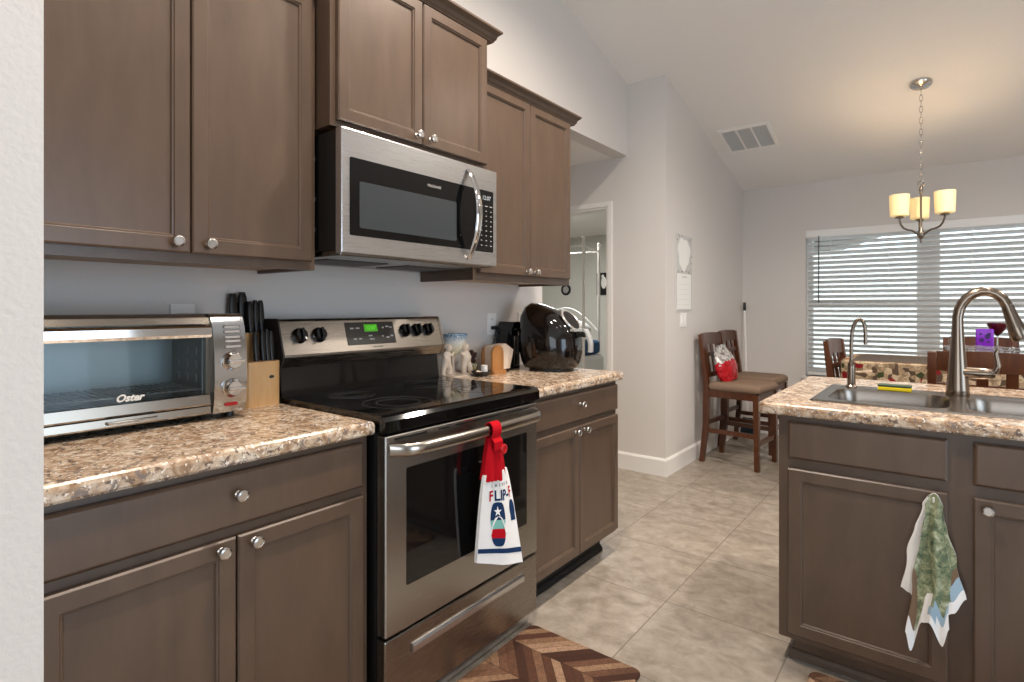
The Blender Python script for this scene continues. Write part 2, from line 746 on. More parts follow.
def rrect(x0, x1, y0, y1, r, n=5):
    """rounded rectangle, list of 2-D points, counter-clockwise"""
    out = []
    for cx, cy, a0 in ((x1 - r, y1 - r, 0), (x0 + r, y1 - r, 90), (x0 + r, y0 + r, 180), (x1 - r, y0 + r, 270)):
        for k in range(n + 1):
            a = radians(a0 + 90 * k / n)
            out.append((cx + r * cos(a), cy + r * sin(a)))
    return out


def zceil(y):
    return 2.451 + .27 * (5.93 - y) if y > 1.5 else 2.451 + .27 * 4.43 - .27 * (1.5 - y)


# ------------------------------------------------------------------ the room
struct('floor', MB().box(-4.2, 5.6, -3.1, 8.2, -.1, 0), M['tile'])
struct('wall_left', MB().prism([(-3, 0), (2.80, 0), (2.80, 2.43), (3.95, 2.43), (3.95, zceil(3.95)), (1.5, zceil(1.5)), (-3, zceil(-3))], 'x', -.12, 0), M['wall'])
struct('wall_near', MB().prism([(.12, 0), (.254, 0), (.254, zceil(.254)), (.12, zceil(.12))], 'x', 0, .747), M['stub'])
jog = MB()
jog.box(-2.6, -.94, 3.95, 4.07, 0, zceil(3.95))
jog.box(-.165, .31, 3.95, 4.07, 0, zceil(3.95))
jog.box(-.94, -.165, 3.95, 4.07, 2.055, zceil(3.95))
struct('wall_center', jog, M['wall'])
struct('wall_dining', MB().prism([(4.07, 0), (5.93, 0), (5.93, zceil(5.93)), (4.07, zceil(4.07))], 'x', .19, .31), M['wall'])
fw = MB()
fw.box(.19, .89, 5.93, 6.07, 0, 2.52)
fw.box(2.77, 5.5, 5.93, 6.07, 0, 2.52)
fw.box(.89, 2.77, 5.93, 6.07, 0, .60)
fw.box(.89, 2.77, 5.93, 6.07, 1.99, 2.52)
struct('wall_far', fw, M['wall'])
rw = MB()
rw.box(5.5, 5.6, -3, 0, 0, 3.9).box(5.5, 5.6, 2.2, 5.93, 0, 3.9).box(5.5, 5.6, 0, 2.2, 2.25, 3.9)
struct('wall_right', rw, M['wall'])
bw = MB()
bw.box(0, 1.2, -3.1, -3, 0, 3).box(4, 5.6, -3.1, -3, 0, 3).box(1.2, 4, -3.1, -3, 0, .4).box(1.2, 4, -3.1, -3, 2.3, 3)
struct('wall_back', bw, M['wall'])
ce = MB()
ce.prism([(5.93, zceil(5.93)), (1.5, zceil(1.5)), (-3.1, zceil(-3.1)), (-3.1, zceil(-3.1) + .1), (1.5, zceil(1.5) + .1), (6.07, zceil(6.07) + .1), (6.07, zceil(6.07))], 'x', -.12, 5.6)
struct('ceiling', ce, M['ceil'])
struct('ceiling_hallway', MB().box(-2.6, -.12, 2.68, 3.95, 2.43, 2.53), M['ceil'])
struct('wall_hallway', MB().box(-2.6, -.12, 2.68, 2.80, 0, 2.43), M['wall'])
struct('wall_hallway_end', MB().box(-2.7, -2.6, 2.68, 4.07, 0, 2.53), M['wall'])
struct('wall_bedroom', MB().box(-4.1, .31, 8.0, 8.1, 0, 2.43), M['bedwall'])
struct('wall_bedroom_left', MB().box(-4.1, -4.0, 4.07, 8.0, 0, 2.43), M['bedwall'])
struct('wall_bedroom_right', MB().box(.19, .31, 6.07, 8.0, 0, 2.43), M['bedwall'])
struct('wall_bedroom_near', MB().box(-4.0, -2.6, 4.07, 4.12, 0, 2.43), M['bedwall'])
struct('ceiling_bedroom', MB().box(-4.1, .19, 4.07, 8.1, 2.43, 2.5), M['ceil'])


bb = MB()
bb.prism([(3.95, 0), (3.935, 0), (3.935, .115), (3.943, .13), (3.95, .13)], 'x', -.12, .325)
struct('baseboard_center', bb, M['trim'])
bb = MB()
bb.prism([(.31, 0), (.325, 0), (.325, .115), (.317, .13), (.31, .13)], 'y', 3.95, 5.93)
struct('baseboard_dining', bb, M['trim'])
bb = MB()
bb.prism([(5.93, 0), (5.915, 0), (5.915, .115), (5.922, .13), (5.93, .13)], 'x', .325, 5.5)
struct('baseboard_far', bb, M['trim'])
# door casing round the opening to the bedroom
tr = MB()
tr.box(-.165, -.125, 3.938, 3.95, 0, 2.095, .003).box(-.98, -.94, 3.938, 3.95, 0, 2.095, .003).box(-.94, -.165, 3.938, 3.95, 2.055, 2.095, .003)
tr.box(-.18, -.165, 3.95, 4.07, 0, 2.055).box(-.94, -.925, 3.95, 4.07, 0, 2.055).box(-.925, -.18, 3.95, 4.07, 2.04, 2.055)
struct('trim_1', tr, M['trim'])

# window
fr = MB()
for (x0, x1) in ((.89, 1.80), (1.86, 2.77)):
    fr.box(x0, x0 + .05, 5.99, 6.05, .60, 1.99).box(x1 - .05, x1, 5.99, 6.05, .60, 1.99)
    fr.box(x0 + .05, x1 - .05, 5.99, 6.05, .60, .66).box(x0 + .05, x1 - .05, 5.99, 6.05, 1.94, 1.99)
    fr.box(x0 + .05, x1 - .05, 6.0, 6.05, 1.255, 1.315)
fr.box(1.80, 1.86, 5.985, 6.06, .60, 1.99)
w1 = struct('window_1', fr, M['vinyl'])
ORG[w1.name] = Matrix.Identity(4)
gl = MB()
for (x0, x1) in ((.94, 1.75), (1.91, 2.72)):
    gl.box(x0, x1, 6.022, 6.026, .66, 1.255).box(x0, x1, 6.022, 6.026, 1.315, 1.94)
g_ = build('window_glass', gl, M['pane'], w1)
struct('trim_2', MB().box(.86, 2.80, 5.90, 5.985, .575, .60, .006), M['trim'])

# outdoors
struct('ground_outdoors', MB().box(-9, 14, 6.1, 30, -.2, -.12), M['grass'])
h = thing('neighbour_house', 'pale stucco house with grey gable roof outside the dining window', 'house', (4.2, 17, -.12))
build('wall', MB().box(-1.5, 10, 15, 20, -.12, 2.6), M['stucco'], h)
build('roof', MB().prism([(-2.2, 2.55), (4.3, 4.8), (10.8, 2.55), (10.8, 2.75), (4.3, 5.0), (-2.2, 2.75)], 'y', 14.5, 20.5), M['roof'], h)
# ------------------------------------------------------------------ cabinets
def face_x(w, d, z):
    return (d, w, z)


def rect_ring(w0, w1, z0, z1, i, d):
    return [(w0 + i, d, z0 + i), (w1 - i, d, z0 + i), (w1 - i, d, z1 - i), (w0 + i, d, z1 - i)]


def shaker(w0, w1, z0, z1, d0, fwid=.042):
    d1 = d0 + .02
    R = [rect_ring(w0, w1, z0, z1, 0, d0), rect_ring(w0, w1, z0, z1, 0, d1 - .004), rect_ring(w0, w1, z0, z1, .004, d1),
         rect_ring(w0, w1, z0, z1, fwid - .003, d1), rect_ring(w0, w1, z0, z1, fwid - .001, d1 - .003),
         rect_ring(w0, w1, z0, z1, fwid + .003, d1 - .0035), rect_ring(w0, w1, z0, z1, fwid + .006, d1 - .009)]
    return MB().rings(R, True, True, 0, False)


def slab(w0, w1, z0, z1, d0):
    d1 = d0 + .02
    R = [rect_ring(w0, w1, z0, z1, 0, d0), rect_ring(w0, w1, z0, z1, 0, d1 - .007), rect_ring(w0, w1, z0, z1, .006, d1 - .001), rect_ring(w0, w1, z0, z1, .009, d1)]
    return MB().rings(R, True, True, 0, False)


def knob_mb(w, d, z):
    prof = [(.0085, 0), (.0085, .003), (.005, .006), (.005, .014), (.011, .017), (.0152, .021), (.0155, .025), (.0135, .0285), (.010, .030), (.0095, .0285), (.001, .0285)]
    return MB().lathe(prof, (w, d, z), 'y', 20)


def cabinet(name, label, base, F, w0, w1, depth, z0, z1, fronts, toe=None, crown=False, open_top=False, side_stile=.045):
    """local axes: w along the run, d out of the wall, z up. F maps them to the world.
    fronts: (kind, w0, w1, z0, z1, knobs)"""
    r = thing(name, label, 'cabinet', F(*base))
    b = MB()
    t = .018
    b.box(w0, w0 + t, .004, depth - .019, z0, z1).box(w1 - t, w1, .004, depth - .019, z0, z1)
    b.box(w0 + t, w1 - t, .004, .016, z0 + .03, z1)
    build('bottom_panel', MB().box(w0 + t, w1 - t, .004, depth - .019, z0 + .012, z0 + .03).xf(F), M['cabin'] if z0 > 1 else M['cab'], r)
    if not open_top:
        b.box(w0 + t, w1 - t, .012, depth - .019, z1 - t, z1)
    # face frame
    s_ = side_stile
    b.box(w0, w0 + s_, depth - .019, depth, z0, z1).box(w1 - s_, w1, depth - .019, depth, z0, z1)
    b.box(w0 + s_, w1 - s_, depth - .019, depth, z0, z0 + .045).box(w0 + s_, w1 - s_, depth - .019, depth, z1 - .045, z1)
    zs = sorted(set([f[3] for f in fronts]))
    if len(zs) > 1:
        cwm = (w0 + w1) / 2
        b.box(w0 + s_, cwm - .04, depth - .019, depth, zs[-1] - .055, zs[-1] + .01).box(cwm + .04, w1 - s_, depth - .019, depth, zs[-1] - .055, zs[-1] + .01)
    cs = [f for f in fronts if f[0] == 'door']
    if len(cs) == 2:
        cw = (w0 + w1) / 2
        b.box(cw - .04, cw + .04, depth - .019, depth, z0 + .045, z1 - .045)
    build('body', b.xf(F), M['cab'], r)
    for kind, a0, a1, c0, c1, knobs in fronts:
        if kind == 'door':
            p = build('door', shaker(a0, a1, c0, c1, depth).xf(F), M['cab'], r)
        elif kind == 'drawer':
            p = build('drawer', slab(a0, a1, c0, c1, depth).xf(F), M['cab'], r)
        else:
            p = build('false_drawer_front', slab(a0, a1, c0, c1, depth).xf(F), M['cab'], r)
        for kw, kz in knobs:
            build('knob', knob_mb(kw, depth + .02, kz).xf(F), M['knob'], p)
    if toe:
        tk = MB().box(w0 + toe[2], w1 - toe[3], .05, depth - toe[0], 0, z0)
        build('toe_kick', tk.xf(F), toe[1], r)
        sm = MB().prism([(depth - toe[0], 0), (depth - toe[0] + .016, 0), (depth - toe[0] + .014, .016), (depth - toe[0] + .006, .026), (depth - toe[0], .030)], 'x', w0 + toe[2] - (.014 if toe[2] else 0), w1 - toe[3])
        build('shoe_molding', sm.xf(F), toe[1], r)
    if crown:
        d = depth + .0
        prof = [(d - .01, z1 - .03), (d + .022, z1 - .03), (d + .024, z1 - .024), (d + .030, z1 - .018), (d + .034, z1 - .004), (d + .046, z1 + .006), (d + .05, z1 + .010), (d + .05, z1 + .018), (d - .01, z1 + .018)]
        cm = MB()
        # front run with mitred returns on both sides
        rings = []
        for (px, pz) in prof:
            e = px - d
            rings.append([(w0 - max(e, 0), .0, pz), (w0 - max(e, 0), px, pz), (w1 + max(e, 0), px, pz), (w1 + max(e, 0), 0.0, pz)])
        cm.rings(rings, False, False, 0, False, closed=False)
        cm.add([(w0 - .05, 0, z1 + .018), (w0 - .05, d + .05, z1 + .018), (w1 + .05, d + .05, z1 + .018), (w1 + .05, 0, z1 + .018)], [(0, 1, 2, 3)])
        build('crown_molding', cm.xf(F), M['cab'], r)
    return r


BD = .612  # base cabinet face
c = cabinet('base_cabinet', 'long brown base cabinet under the toaster oven, left of the range', (.635, 0, 0), face_x, .257, 1.022, BD, .108, .884,
            [('drawer', .262, .998, .735, .862, [(.637, .811)]),
             ('door', .262, .634, .125, .711, [(.597, .690)]),
             ('door', .638, .998, .125, .711, [(.675, .690)])], toe=(.075, M['toe'], 0, 0))
c = cabinet('base_cabinet', 'brown base cabinet under the black air fryer, right of the range', (2.19, 0, 0), face_x, 1.812, 2.580, BD, .108, .884,
            [('drawer', 1.825, 2.570, .735, .862, [(2.193, .811)]),
             ('door', 1.825, 2.191, .125, .711, [(2.153, .690)]),
             ('door', 2.195, 2.570, .125, .711, [(2.232, .690)])], toe=(.075, M['toe'], 0, 0.03))
build('towel_hook', MB().lathe([(.012, 0), (.014, .004), (.007, .008), (.007, .018), (.016, .022), (.018, .030), (.012, .036)], (.575, 2.580, .70), 'y', 16), M['blacksat'], c)

UD = .335
cabinet('wall_cabinet', 'tall brown wall cabinet above the toaster oven', (.645, 0, 1.372), face_x, .257, 1.028, UD, 1.372, 2.275,
        [('door', .262, .645, 1.398, 2.245, [(.607, 1.425)]), ('door', .649, 1.010, 1.398, 2.245, [(.690, 1.425)])], crown=False)
cabinet('wall_cabinet', 'brown wall cabinet raised above the microwave', (1.41, 0, 1.84), face_x, 1.031, 1.791, .415, 1.830, 2.405,
        [('door', 1.05, 1.410, 1.850, 2.375, [(1.378, 1.877)]), ('door', 1.414, 1.775, 1.850, 2.375, [(1.446, 1.877)])], crown=True)
cabinet('wall_cabinet', 'brown wall cabinet above the black air fryer, right of the microwave', (2.19, 0, 1.372), face_x, 1.794, 2.574, UD, 1.372, 2.272,
        [('door', 1.82, 2.190, 1.404, 2.245, [(2.158, 1.425)]), ('door', 2.194, 2.558, 1.404, 2.245, [(2.228, 1.425)])], crown=True)


def face_y(w, d, z):
    return (w, 2.745 - d, z)


isl = cabinet('sink_cabinet', 'brown sink base cabinet in the kitchen island', (1.99, 0, 0), face_y, 1.488, 2.50, .605, .092, .876,
              [('false', 1.514, 1.954, .727, .8545, []), ('false', 2.014, 2.474, .727, .8545, []),
               ('door', 1.514, 1.954, .115, .692, []), ('door', 2.014, 2.474, .115, .692, [(2.046, .665)])],
              toe=(.06, M['cab'], .03, 0), open_top=True)
build('end_panel', MB().box(1.482, 1.488, 2.142, 2.741, .092, .876), M['cab'], isl)


# ------------------------------------------------------------------ countertops
def counter(x0, x1, y0, y1, z0, z1, r, hole=None):
    mb = MB()
    prof = [(.004, z0), (0, z0 + .006), (0, z1 - .014), (.003, z1 - .006), (.008, z1 - .0015), (.014, z1)]
    rr = [rrect(x0 + i, x1 - i, y0 + i, y1 - i, max(r - i, .002)) for i, z in prof]
    R = [[(p[0], p[1], z) for p in ring] for ring, (i, z) in zip(rr, prof)]
    if not hole:
        mb.rings(R, True, True, 0, False)
        return mb
    hx0, hx1, hy0, hy1 = hole
    cx, cy = (hx0 + hx1) / 2, (hy0 + hy1) / 2

    def proj(p):
        dx, dy = p[0] - cx, p[1] - cy
        k = min((hx1 - cx) / abs(dx) if dx else 1e9, (hy1 - cy) / abs(dy) if dy else 1e9)
        return (cx + dx * k, cy + dy * k)
    # dense outer ring so the hole keeps its corners
    def dens(ring):
        out = []
        for i in range(len(ring)):
            a, b = ring[i], ring[(i + 1) % len(ring)]
            n = max(1, int(math.dist(a, b) / .03))
            out += [(a[0] + (b[0] - a[0]) * k / n, a[1] + (b[1] - a[1]) * k / n) for k in range(n)]
        return out
    base = dens(rr[1])
    mid = [proj(p) for p in base]
    # snap the points nearest to each hole corner
    for c in ((hx0, hy0), (hx1, hy0), (hx1, hy1), (hx0, hy1)):
        k = min(range(len(mid)), key=lambda i: math.dist(mid[i], c))
        mid[k] = c
    R = []
    for i, z in prof:
        ring = []
        for p in base:
            qx = min(max(p[0], x0 + i), x1 - i)
            qy = min(max(p[1], y0 + i), y1 - i)
            ring.append((qx, qy, z))
        R.append(ring)
    R.append([(p[0], p[1], z1) for p in mid])
    R.append([(p[0], p[1], z0) for p in mid])
    R.append(R[0])
    mb.rings(R, False, False, 0, False)
    return mb


solo('countertop', counter(.002, .65, .257, 1.024, .885, .924, .004), M['granite'], 'speckled tan laminate countertop under the toaster oven', 'countertop', (.32, .64, .877))
solo('countertop', counter(.002, .65, 1.806, 2.606, .885, .924, .02), M['granite'], 'speckled tan laminate countertop under the black air fryer', 'countertop', (.32, 2.2, .877))
solo('countertop', counter(1.415, 2.56, 2.105, 3.075, .877, .916, .035, (1.60, 2.375, 2.275, 2.70)), M['granite'], 'speckled tan laminate island countertop around the double sink', 'countertop', (2, 2.6, .877))

# ------------------------------------------------------------------ range
ry0, ry1 = 1.034, 1.796
rg = thing('range', 'stainless electric range with black glass cooktop', 'range', (.33, 1.415, 0))
b = MB().box(.02, .635, ry0, ry1, .045, .90)
for fx in (.08, .58):
    for fy in (ry0 + .06, ry1 - .06):
        b.lathe([(.02, 0), (.022, .004), (.012, .012), (.012, .046)], (fx, fy, 0), 'z', 12)
build('body', b, M['black'], rg)
ct = build('cooktop', MB().prism([(.125, .900), (.676, .884), (.684, .890), (.684, .922), (.676, .934), (.662, .938), (.125, .938)], 'y', ry0 - .002, ry1 + .002), M['cooktop'], rg)
for (bx, by, br) in ((.52, 1.22, .115), (.52, 1.60, .09), (.27, 1.22, .08), (.27, 1.60, .115)):
    k = MB()
    for rr_ in (br, br * .62):
        k.lathe([(rr_ - .0018, .9381), (rr_ - .0018, .9386), (rr_ + .0018, .9386), (rr_ + .0018, .9381)], (bx, by, 0), 'z', 48, cap=False)
    build('burner_ring', k, M['burner'], ct)
# backguard: black riser below, slanted steel control panel above
build('riser', MB().prism([(.03, .938), (.127, .938), (.122, .96), (.112, 1.04), (.03, 1.06)], 'y', ry0, ry1), M['blackgloss'], rg)
bgp = [(.03, 1.045), (.128, 1.043), (.140, 1.046), (.157, 1.078), (.157, 1.086), (.120, 1.202), (.112, 1.210), (.03, 1.210)]
bg = build('control_panel', MB().prism(bgp, 'y', ry0 - .010, ry1 - .004), M['steeldark'], rg)
build('end_cap', MB().prism([(.028, 1.043), (.128, 1.041), (.142, 1.044), (.159, 1.078), (.159, 1.087), (.122, 1.204), (.113, 1.212), (.028, 1.212)], 'y', ry0 - .014, ry0 - .008), M['dk'], rg)
build('end_cap', MB().prism([(.028, 1.043), (.128, 1.041), (.142, 1.044), (.159, 1.078), (.159, 1.087), (.122, 1.204), (.113, 1.212), (.028, 1.212)], 'y', ry1 - .006, ry1 + .004), M['steeldark'], rg)
pn = Vector((.116, 0, .037)).normalized()      # normal of the slanted face
pt = Vector((-.037, 0, .116)).normalized()     # up along it


def onpanel(y, h, off=0.0):
    """point on the slanted face: h metres above its lower edge"""
    p = Vector((.157, y, 1.086)) + pt * h + pn * off
    return p


dsp = MB()
dc = [onpanel(1.290, .022), onpanel(1.524, .022), onpanel(1.524, .112), onpanel(1.290, .112)]
dsp.rings([[p for p in dc], [p + pn * .0025 for p in dc]], True, True)
dp = build('display_panel', dsp, M['blacksat'], bg)
q = text_mb('12:07', .022, .15)
q.xf(lambda x, y, z: onpanel(1.408 + x, .088 + y, .0032))
gb = MB().rings([[onpanel(a, b_, .0026) for a, b_ in ((1.376, .073), (1.440, .073), (1.440, .103), (1.376, .103))], [onpanel(a, b_, .003) for a, b_ in ((1.376, .073), (1.440, .073), (1.440, .103), (1.376, .103))]])
build('clock_window', gb, mat('display_green_glass', '16330D', .3, emit='4FBF1E', estr=.55), dp)
build('clock_digits', q, M['green'], dp)
lg = MB()
for (a, b_, w_) in ((1.318, .088, .018), (1.345, .088, .018), (1.325, .045, .016), (1.350, .045, .016), (1.400, .056, .020), (1.405, .042, .024), (1.468, .088, .010), (1.490, .092, .016), (1.508, .088, .014), (1.460, .052, .010), (1.485, .046, .016), (1.507, .052, .014)):
    lg.add([onpanel(a - w_ / 2, b_ - .003, .003), onpanel(a + w_ / 2, b_ - .003, .003), onpanel(a + w_ / 2, b_ + .003, .003), onpanel(a - w_ / 2, b_ + .003, .003)], [(0, 1, 2, 3)])
build('button_legends', lg, M['legend'], dp)
lt = text_mb('FRIGIDAIRE', .010)
lt.xf(lambda x, y, z: onpanel(1.43 + x, .010 + y, .0006))
build('lettering', lt, M['legenddark'], bg)
rot = Matrix((pt, Vector((0, 1, 0)), pn)).transposed()
for ky in (1.094, 1.172, 1.584, 1.648, 1.714):
    k = MB()
    k.lathe([(.027, 0), (.028, .004), (.024, .008), (.0225, .020), (.021, .023), (.001, .024)], (0, 0, 0), 'z', 24)
    k.box(-.022, .022, -.005, .005, .018, .034, .003)
    c0 = onpanel(ky, .068 if ky < 1.3 else .072, 0)
    k.xf(lambda x, y, z: c0 + rot @ Vector((x, y, z)))
    kb = build('knob', k, M['blackgloss'], bg)
    s1 = MB()
    for a in range(-4, 5):
        an = a * .55
        s1.box(-.0012, .0012, -.0012, .0012, 0, .0006)
        s1.v[-8:] = [(x + .033 * cos(an), y + .033 * sin(an), z + .0002) for x, y, z in s1.v[-8:]]
    s1.xf(lambda x, y, z: c0 + rot @ Vector((x, y, z)))
    build('dial_marks', s1, M['legenddark'], bg)
# oven door
od = build('oven_door', MB().box(.637, .677, ry0 + .004, ry1 - .004, .292, .878, .004), steel('oven_door_steel', 'B0ADA8', .26, (400, 3, 400)), rg)
build('oven_window', MB().prism(rrect(1.118, 1.722, .420, .772, .004), 'x', .674, .6785), M['ovenglass'], od)
vents = MB()
for (a, b_) in ((1.07, 1.20), (1.25, 1.30), (1.33, 1.56), (1.60, 1.75)):
    vents.box(.6765, .6782, a, b_, .862, .868)
build('vent_slots', vents, M['black'], od)
pts = []
for k in range(33):
    s_ = k / 32
    y = ry0 + .014 + s_ * (.762 - .028)
    e = min(s_, 1 - s_)
    x = .676 + .052 * min(1, (e / .07)) ** .5 if e < .07 else .728 + .014 * sin(pi * s_)
    pts.append((x, y, .838))
hb = MB()
R = []
for k, (x, y, z) in enumerate(pts):
    R.append([(x + .011 * cos(a), y, z + .019 * sin(a)) for a in [2 * pi * i / 16 for i in range(16)]])
hb.rings(R)
build('handle', hb, mat('range_handle_steel', 'ADA79F', .2, 1.0), od)
dr = build('storage_drawer', MB().box(.637, .675, ry0 + .004, ry1 - .004, .062, .283, .004), M['steeldark'], rg)
R = []
# recessed pull: a shallow scooped channel rim
pull = MB().prism([(.674, .205), (.6805, .207), (.683, .212), (.683, .228), (.679, .236), (.674, .236)], 'y', 1.14, 1.70)
build('handle', pull, M['steel'], dr)
build('low_strip', MB().box(.615, .640, ry0 + .02, ry1 - .01, .004, .05, .003), M['steel'], rg)  # pale steel strip below the drawer

# ------------------------------------------------------------------ microwave
my0, my1, mz0, mz1 = 1.034, 1.790, 1.422, 1.816
mw = thing('microwave', 'stainless over the range microwave with curved handle', 'microwave', (.23, 1.41, 1.422))
b = MB().box(.002, .44, my0 + .002, my1, mz0 + .012, mz1 - .004)
build('body', b, M['black'], mw)
bt = MB().box(.01, .45, my0 + .01, my1 - .01, mz0 - .006, mz0 + .012, .003)
build('vent_grille', bt, M['steeldark'], mw)
gm = MB()
for k in range(2):
    gm.box(.10, .30, 1.10 + k * .36, 1.36 + k * .36, mz0 - .009, mz0 - .0055)
build('grease_filter', gm, M['dk'], mw)
fr_ = MB().box(.44, .472, my0, my1, mz0, mz1, .003)
fd = build('door', fr_, M['steel'], mw)
bl = build('door_glass', MB().prism(rrect(1.064, 1.6505, 1.480, 1.727, .006), 'x', .470, .4735), M['blackgloss'], fd)
build('window', MB().prism(rrect(1.100, 1.546, 1.506, 1.655, .006), 'x', .4725, .4745), M['mwglass'], fd)
cp = build('control_panel', MB().prism(rrect(1.652, 1.766, 1.478, 1.728, .006), 'x', .470, .4735), M['blackgloss'], mw)
lt = text_mb('FRIGIDAIRE', .0135)
lt.xf(lambda x, y, z: (.4742, 1.43 + x, 1.694 + y))
build('lettering', lt, M['legend'], fd)
ck = text_mb('12:07', .024)
ck.xf(lambda x, y, z: (.4742, 1.722 + x, 1.697 + y))
build('clock_digits', ck, M['lcd'], cp)
lg = MB()
for rI in range(9):
    for cI in range(3):
        w_ = .008 if rI not in (0,) else .016
        a, b_ = 1.692 + cI * .029, 1.664 - rI * .020
        lg.add([(.4741, a - w_ / 2, b_ - .0015), (.4741, a + w_ / 2, b_ - .0015), (.4741, a + w_ / 2, b_ + .0015), (.4741, a - w_ / 2, b_ + .0015)], [(0, 1, 2, 3)])
build('button_legends', lg, M['legend'], cp)
R = []
for k in range(25):
    s_ = k / 24
    z = 1.440 + s_ * .355
    x = .470 + .062 * sin(pi * s_) ** .75
    w_ = .011 + .006 * sin(pi * s_)
    R.append([(x + .006 * cos(a), 1.614 + w_ * sin(a), z) for a in [2 * pi * i / 12 for i in range(12)]])
build('handle', MB().rings(R), M['chrome'], fd)
for z in (1.50, 1.60, 1.73):
    build('side_clip', MB().box(.30, .325, my0 - .001, my0 + .003, z, z + .012), M['steel'], mw)

# ------------------------------------------------------------------ toaster oven
tx0, tx1, ty0, ty1, tz0, tz1 = .012, .268, .305, .832, .934, 1.224
to = thing('toaster_oven', 'silver countertop toaster oven with glass door', 'toaster oven', (.14, .57, .916))
sh = MB()
# hollow shell: top, bottom, back, left and partition beside the control panel
sh.prism([(tx0, tz1 - .012), (tx0 + .01, tz1 - .004), (tx0 + .04, tz1), (tx1 - .05, tz1), (tx1 - .018, tz1 - .01), (tx1 - .010, tz1 - .028), (tx1 - .02, tz1 - .028), (tx0, tz1 - .028)], 'y', ty0, .738)
sh.box(tx0, tx1 - .012, ty0, .738, tz0, tz0 + .03)
sh.box(tx0, tx0 + .012, ty0, .738, tz0 + .03, tz1 - .028)
sh.box(tx0 + .012, tx1 - .012, ty0, ty0 + .012, tz0 + .03, tz1 - .028)
sh.box(tx0 + .012, tx1 - .014, .726, .738, tz0 + .03, tz1 - .028)
build('body', sh, [M['toaststeel']], to)
lin_ = MB()
lin_.box(tx0 + .0125, tx0 + .015, ty0 + .0125, .7255, tz0 + .0305, tz1 - .0285)
lin_.box(tx0 + .015, tx1 - .03, ty0 + .0125, .7255, tz0 + .0302, tz0 + .033)
lin_.box(tx0 + .015, tx1 - .03, .722, .7255, tz0 + .033, tz1 - .0285)
for zz in (.05, .09, .13, .17):
    for xx in (.07, .13, .19):
        lin_.box(xx, xx + .018, .718, .7225, tz0 + zz, tz0 + zz + .022, .003)
build('lining', lin_, M['cavity'], to)
rk = MB()
zr = 1.008
for k in range(22):
    y = ty0 + .03 + k * .0178
    rk.tube([(tx0 + .02, y, zr), (tx1 - .03, y, zr)], .0024, 6)
for x in (tx0 + .02, tx0 + .12, tx1 - .03):
    rk.tube([(x, ty0 + .014, zr - .002), (x, .7215, zr - .002)], .0026, 6)
build('rack', rk, M['rack'], to)
# door: lower rail, upper handle rail, pane
dm = MB()
dm.prism([(tx1 - .014, .962), (tx1 + .006, .962), (tx1 + .008, .966), (tx1 + .004, .992), (tx1 - .014, .994)], 'y', ty0 + .004, .730)
dm.prism([(tx1 - .022, 1.158), (tx1 - .004, 1.158), (tx1 - .010, 1.190), (tx1 - .024, 1.192)], 'y', ty0 + .004, .730)
tdr = build('door', dm, M['toaststeel'], to)
build('pane', MB().add([(tx1 - .003, ty0 + .006, .992), (tx1 - .003, .728, .992), (tx1 - .014, .728, 1.160), (tx1 - .014, ty0 + .006, 1.160)], [(0, 1, 2, 3)]), M['ovenpane'], tdr)
lw = text_mb('Oster', .026, .35, bold=.0009)
lw.xf(lambda x, y, z: (tx1 + .001 - (y + .012) * .065, .530 + x, 1.007 + y))
build('lettering', lw, mat('white_ink', 'D8D8D4', .6), tdr)
hpts = [(tx1 - .012, .318, 1.176), (tx1 + .018, .322, 1.176), (tx1 + .022, .34, 1.176), (tx1 + .022, .70, 1.176), (tx1 + .018, .722, 1.176), (tx1 - .012, .727, 1.176)]
hm = MB()
hm.prism([(tx1 + .006, 1.160), (tx1 + .016, 1.158), (tx1 + .022, 1.166), (tx1 + .020, 1.186), (tx1 + .010, 1.192), (tx1 + .004, 1.186)], 'y', ty0 + .006, .728)
hm.box(tx1 - .018, tx1 + .008, ty0 + .03, ty0 + .05, 1.168, 1.182).box(tx1 - .018, tx1 + .008, .69, .71, 1.168, 1.182)
build('handle', hm, M['chrome'], tdr)
# crumb tray at the foot
tr_ = build('crumb_tray', MB().prism([(tx1 - .012, tz0 + .002), (tx1 + .004, tz0 + .002), (tx1 + .006, tz0 + .006), (tx1 + .004, tz0 + .024), (tx1 - .012, tz0 + .026)], 'y', ty0 + .004, .732), M['toaststeel'], to)
build('tray_handle', MB().tube([(tx1 + .003, .478, tz0 + .015), (tx1 + .016, .480, tz0 + .014), (tx1 + .016, .590, tz0 + .014), (tx1 + .003, .592, tz0 + .015)], .004, 8), M['chrome'], tr_)
# control panel with bowed profile
cpp = [(tx0, tz0), (tx1 + .004, tz0), (tx1 + .012, tz0 + .03), (tx1 + .018, tz0 + .10), (tx1 + .014, tz0 + .18), (tx1 + .002, tz0 + .25), (tx1 - .012, tz0 + .282), (tx1 - .03, tz0 + .291), (tx0, tz0 + .291)]
cpn = build('control_panel', MB().prism(cpp, 'y', .738, ty1, sm=True), mat('toaster_panel_chrome', 'B4B6B8', .14, 1.0), to)


def tfx(z):
    h_ = z - tz0
    for (x0, a), (x1, b_) in zip(cpp[1:], cpp[2:]):
        a -= tz0; b_ -= tz0
        if a <= h_ <= b_:
            return x0 + (x1 - x0) * (h_ - a) / (b_ - a)
    return tx1


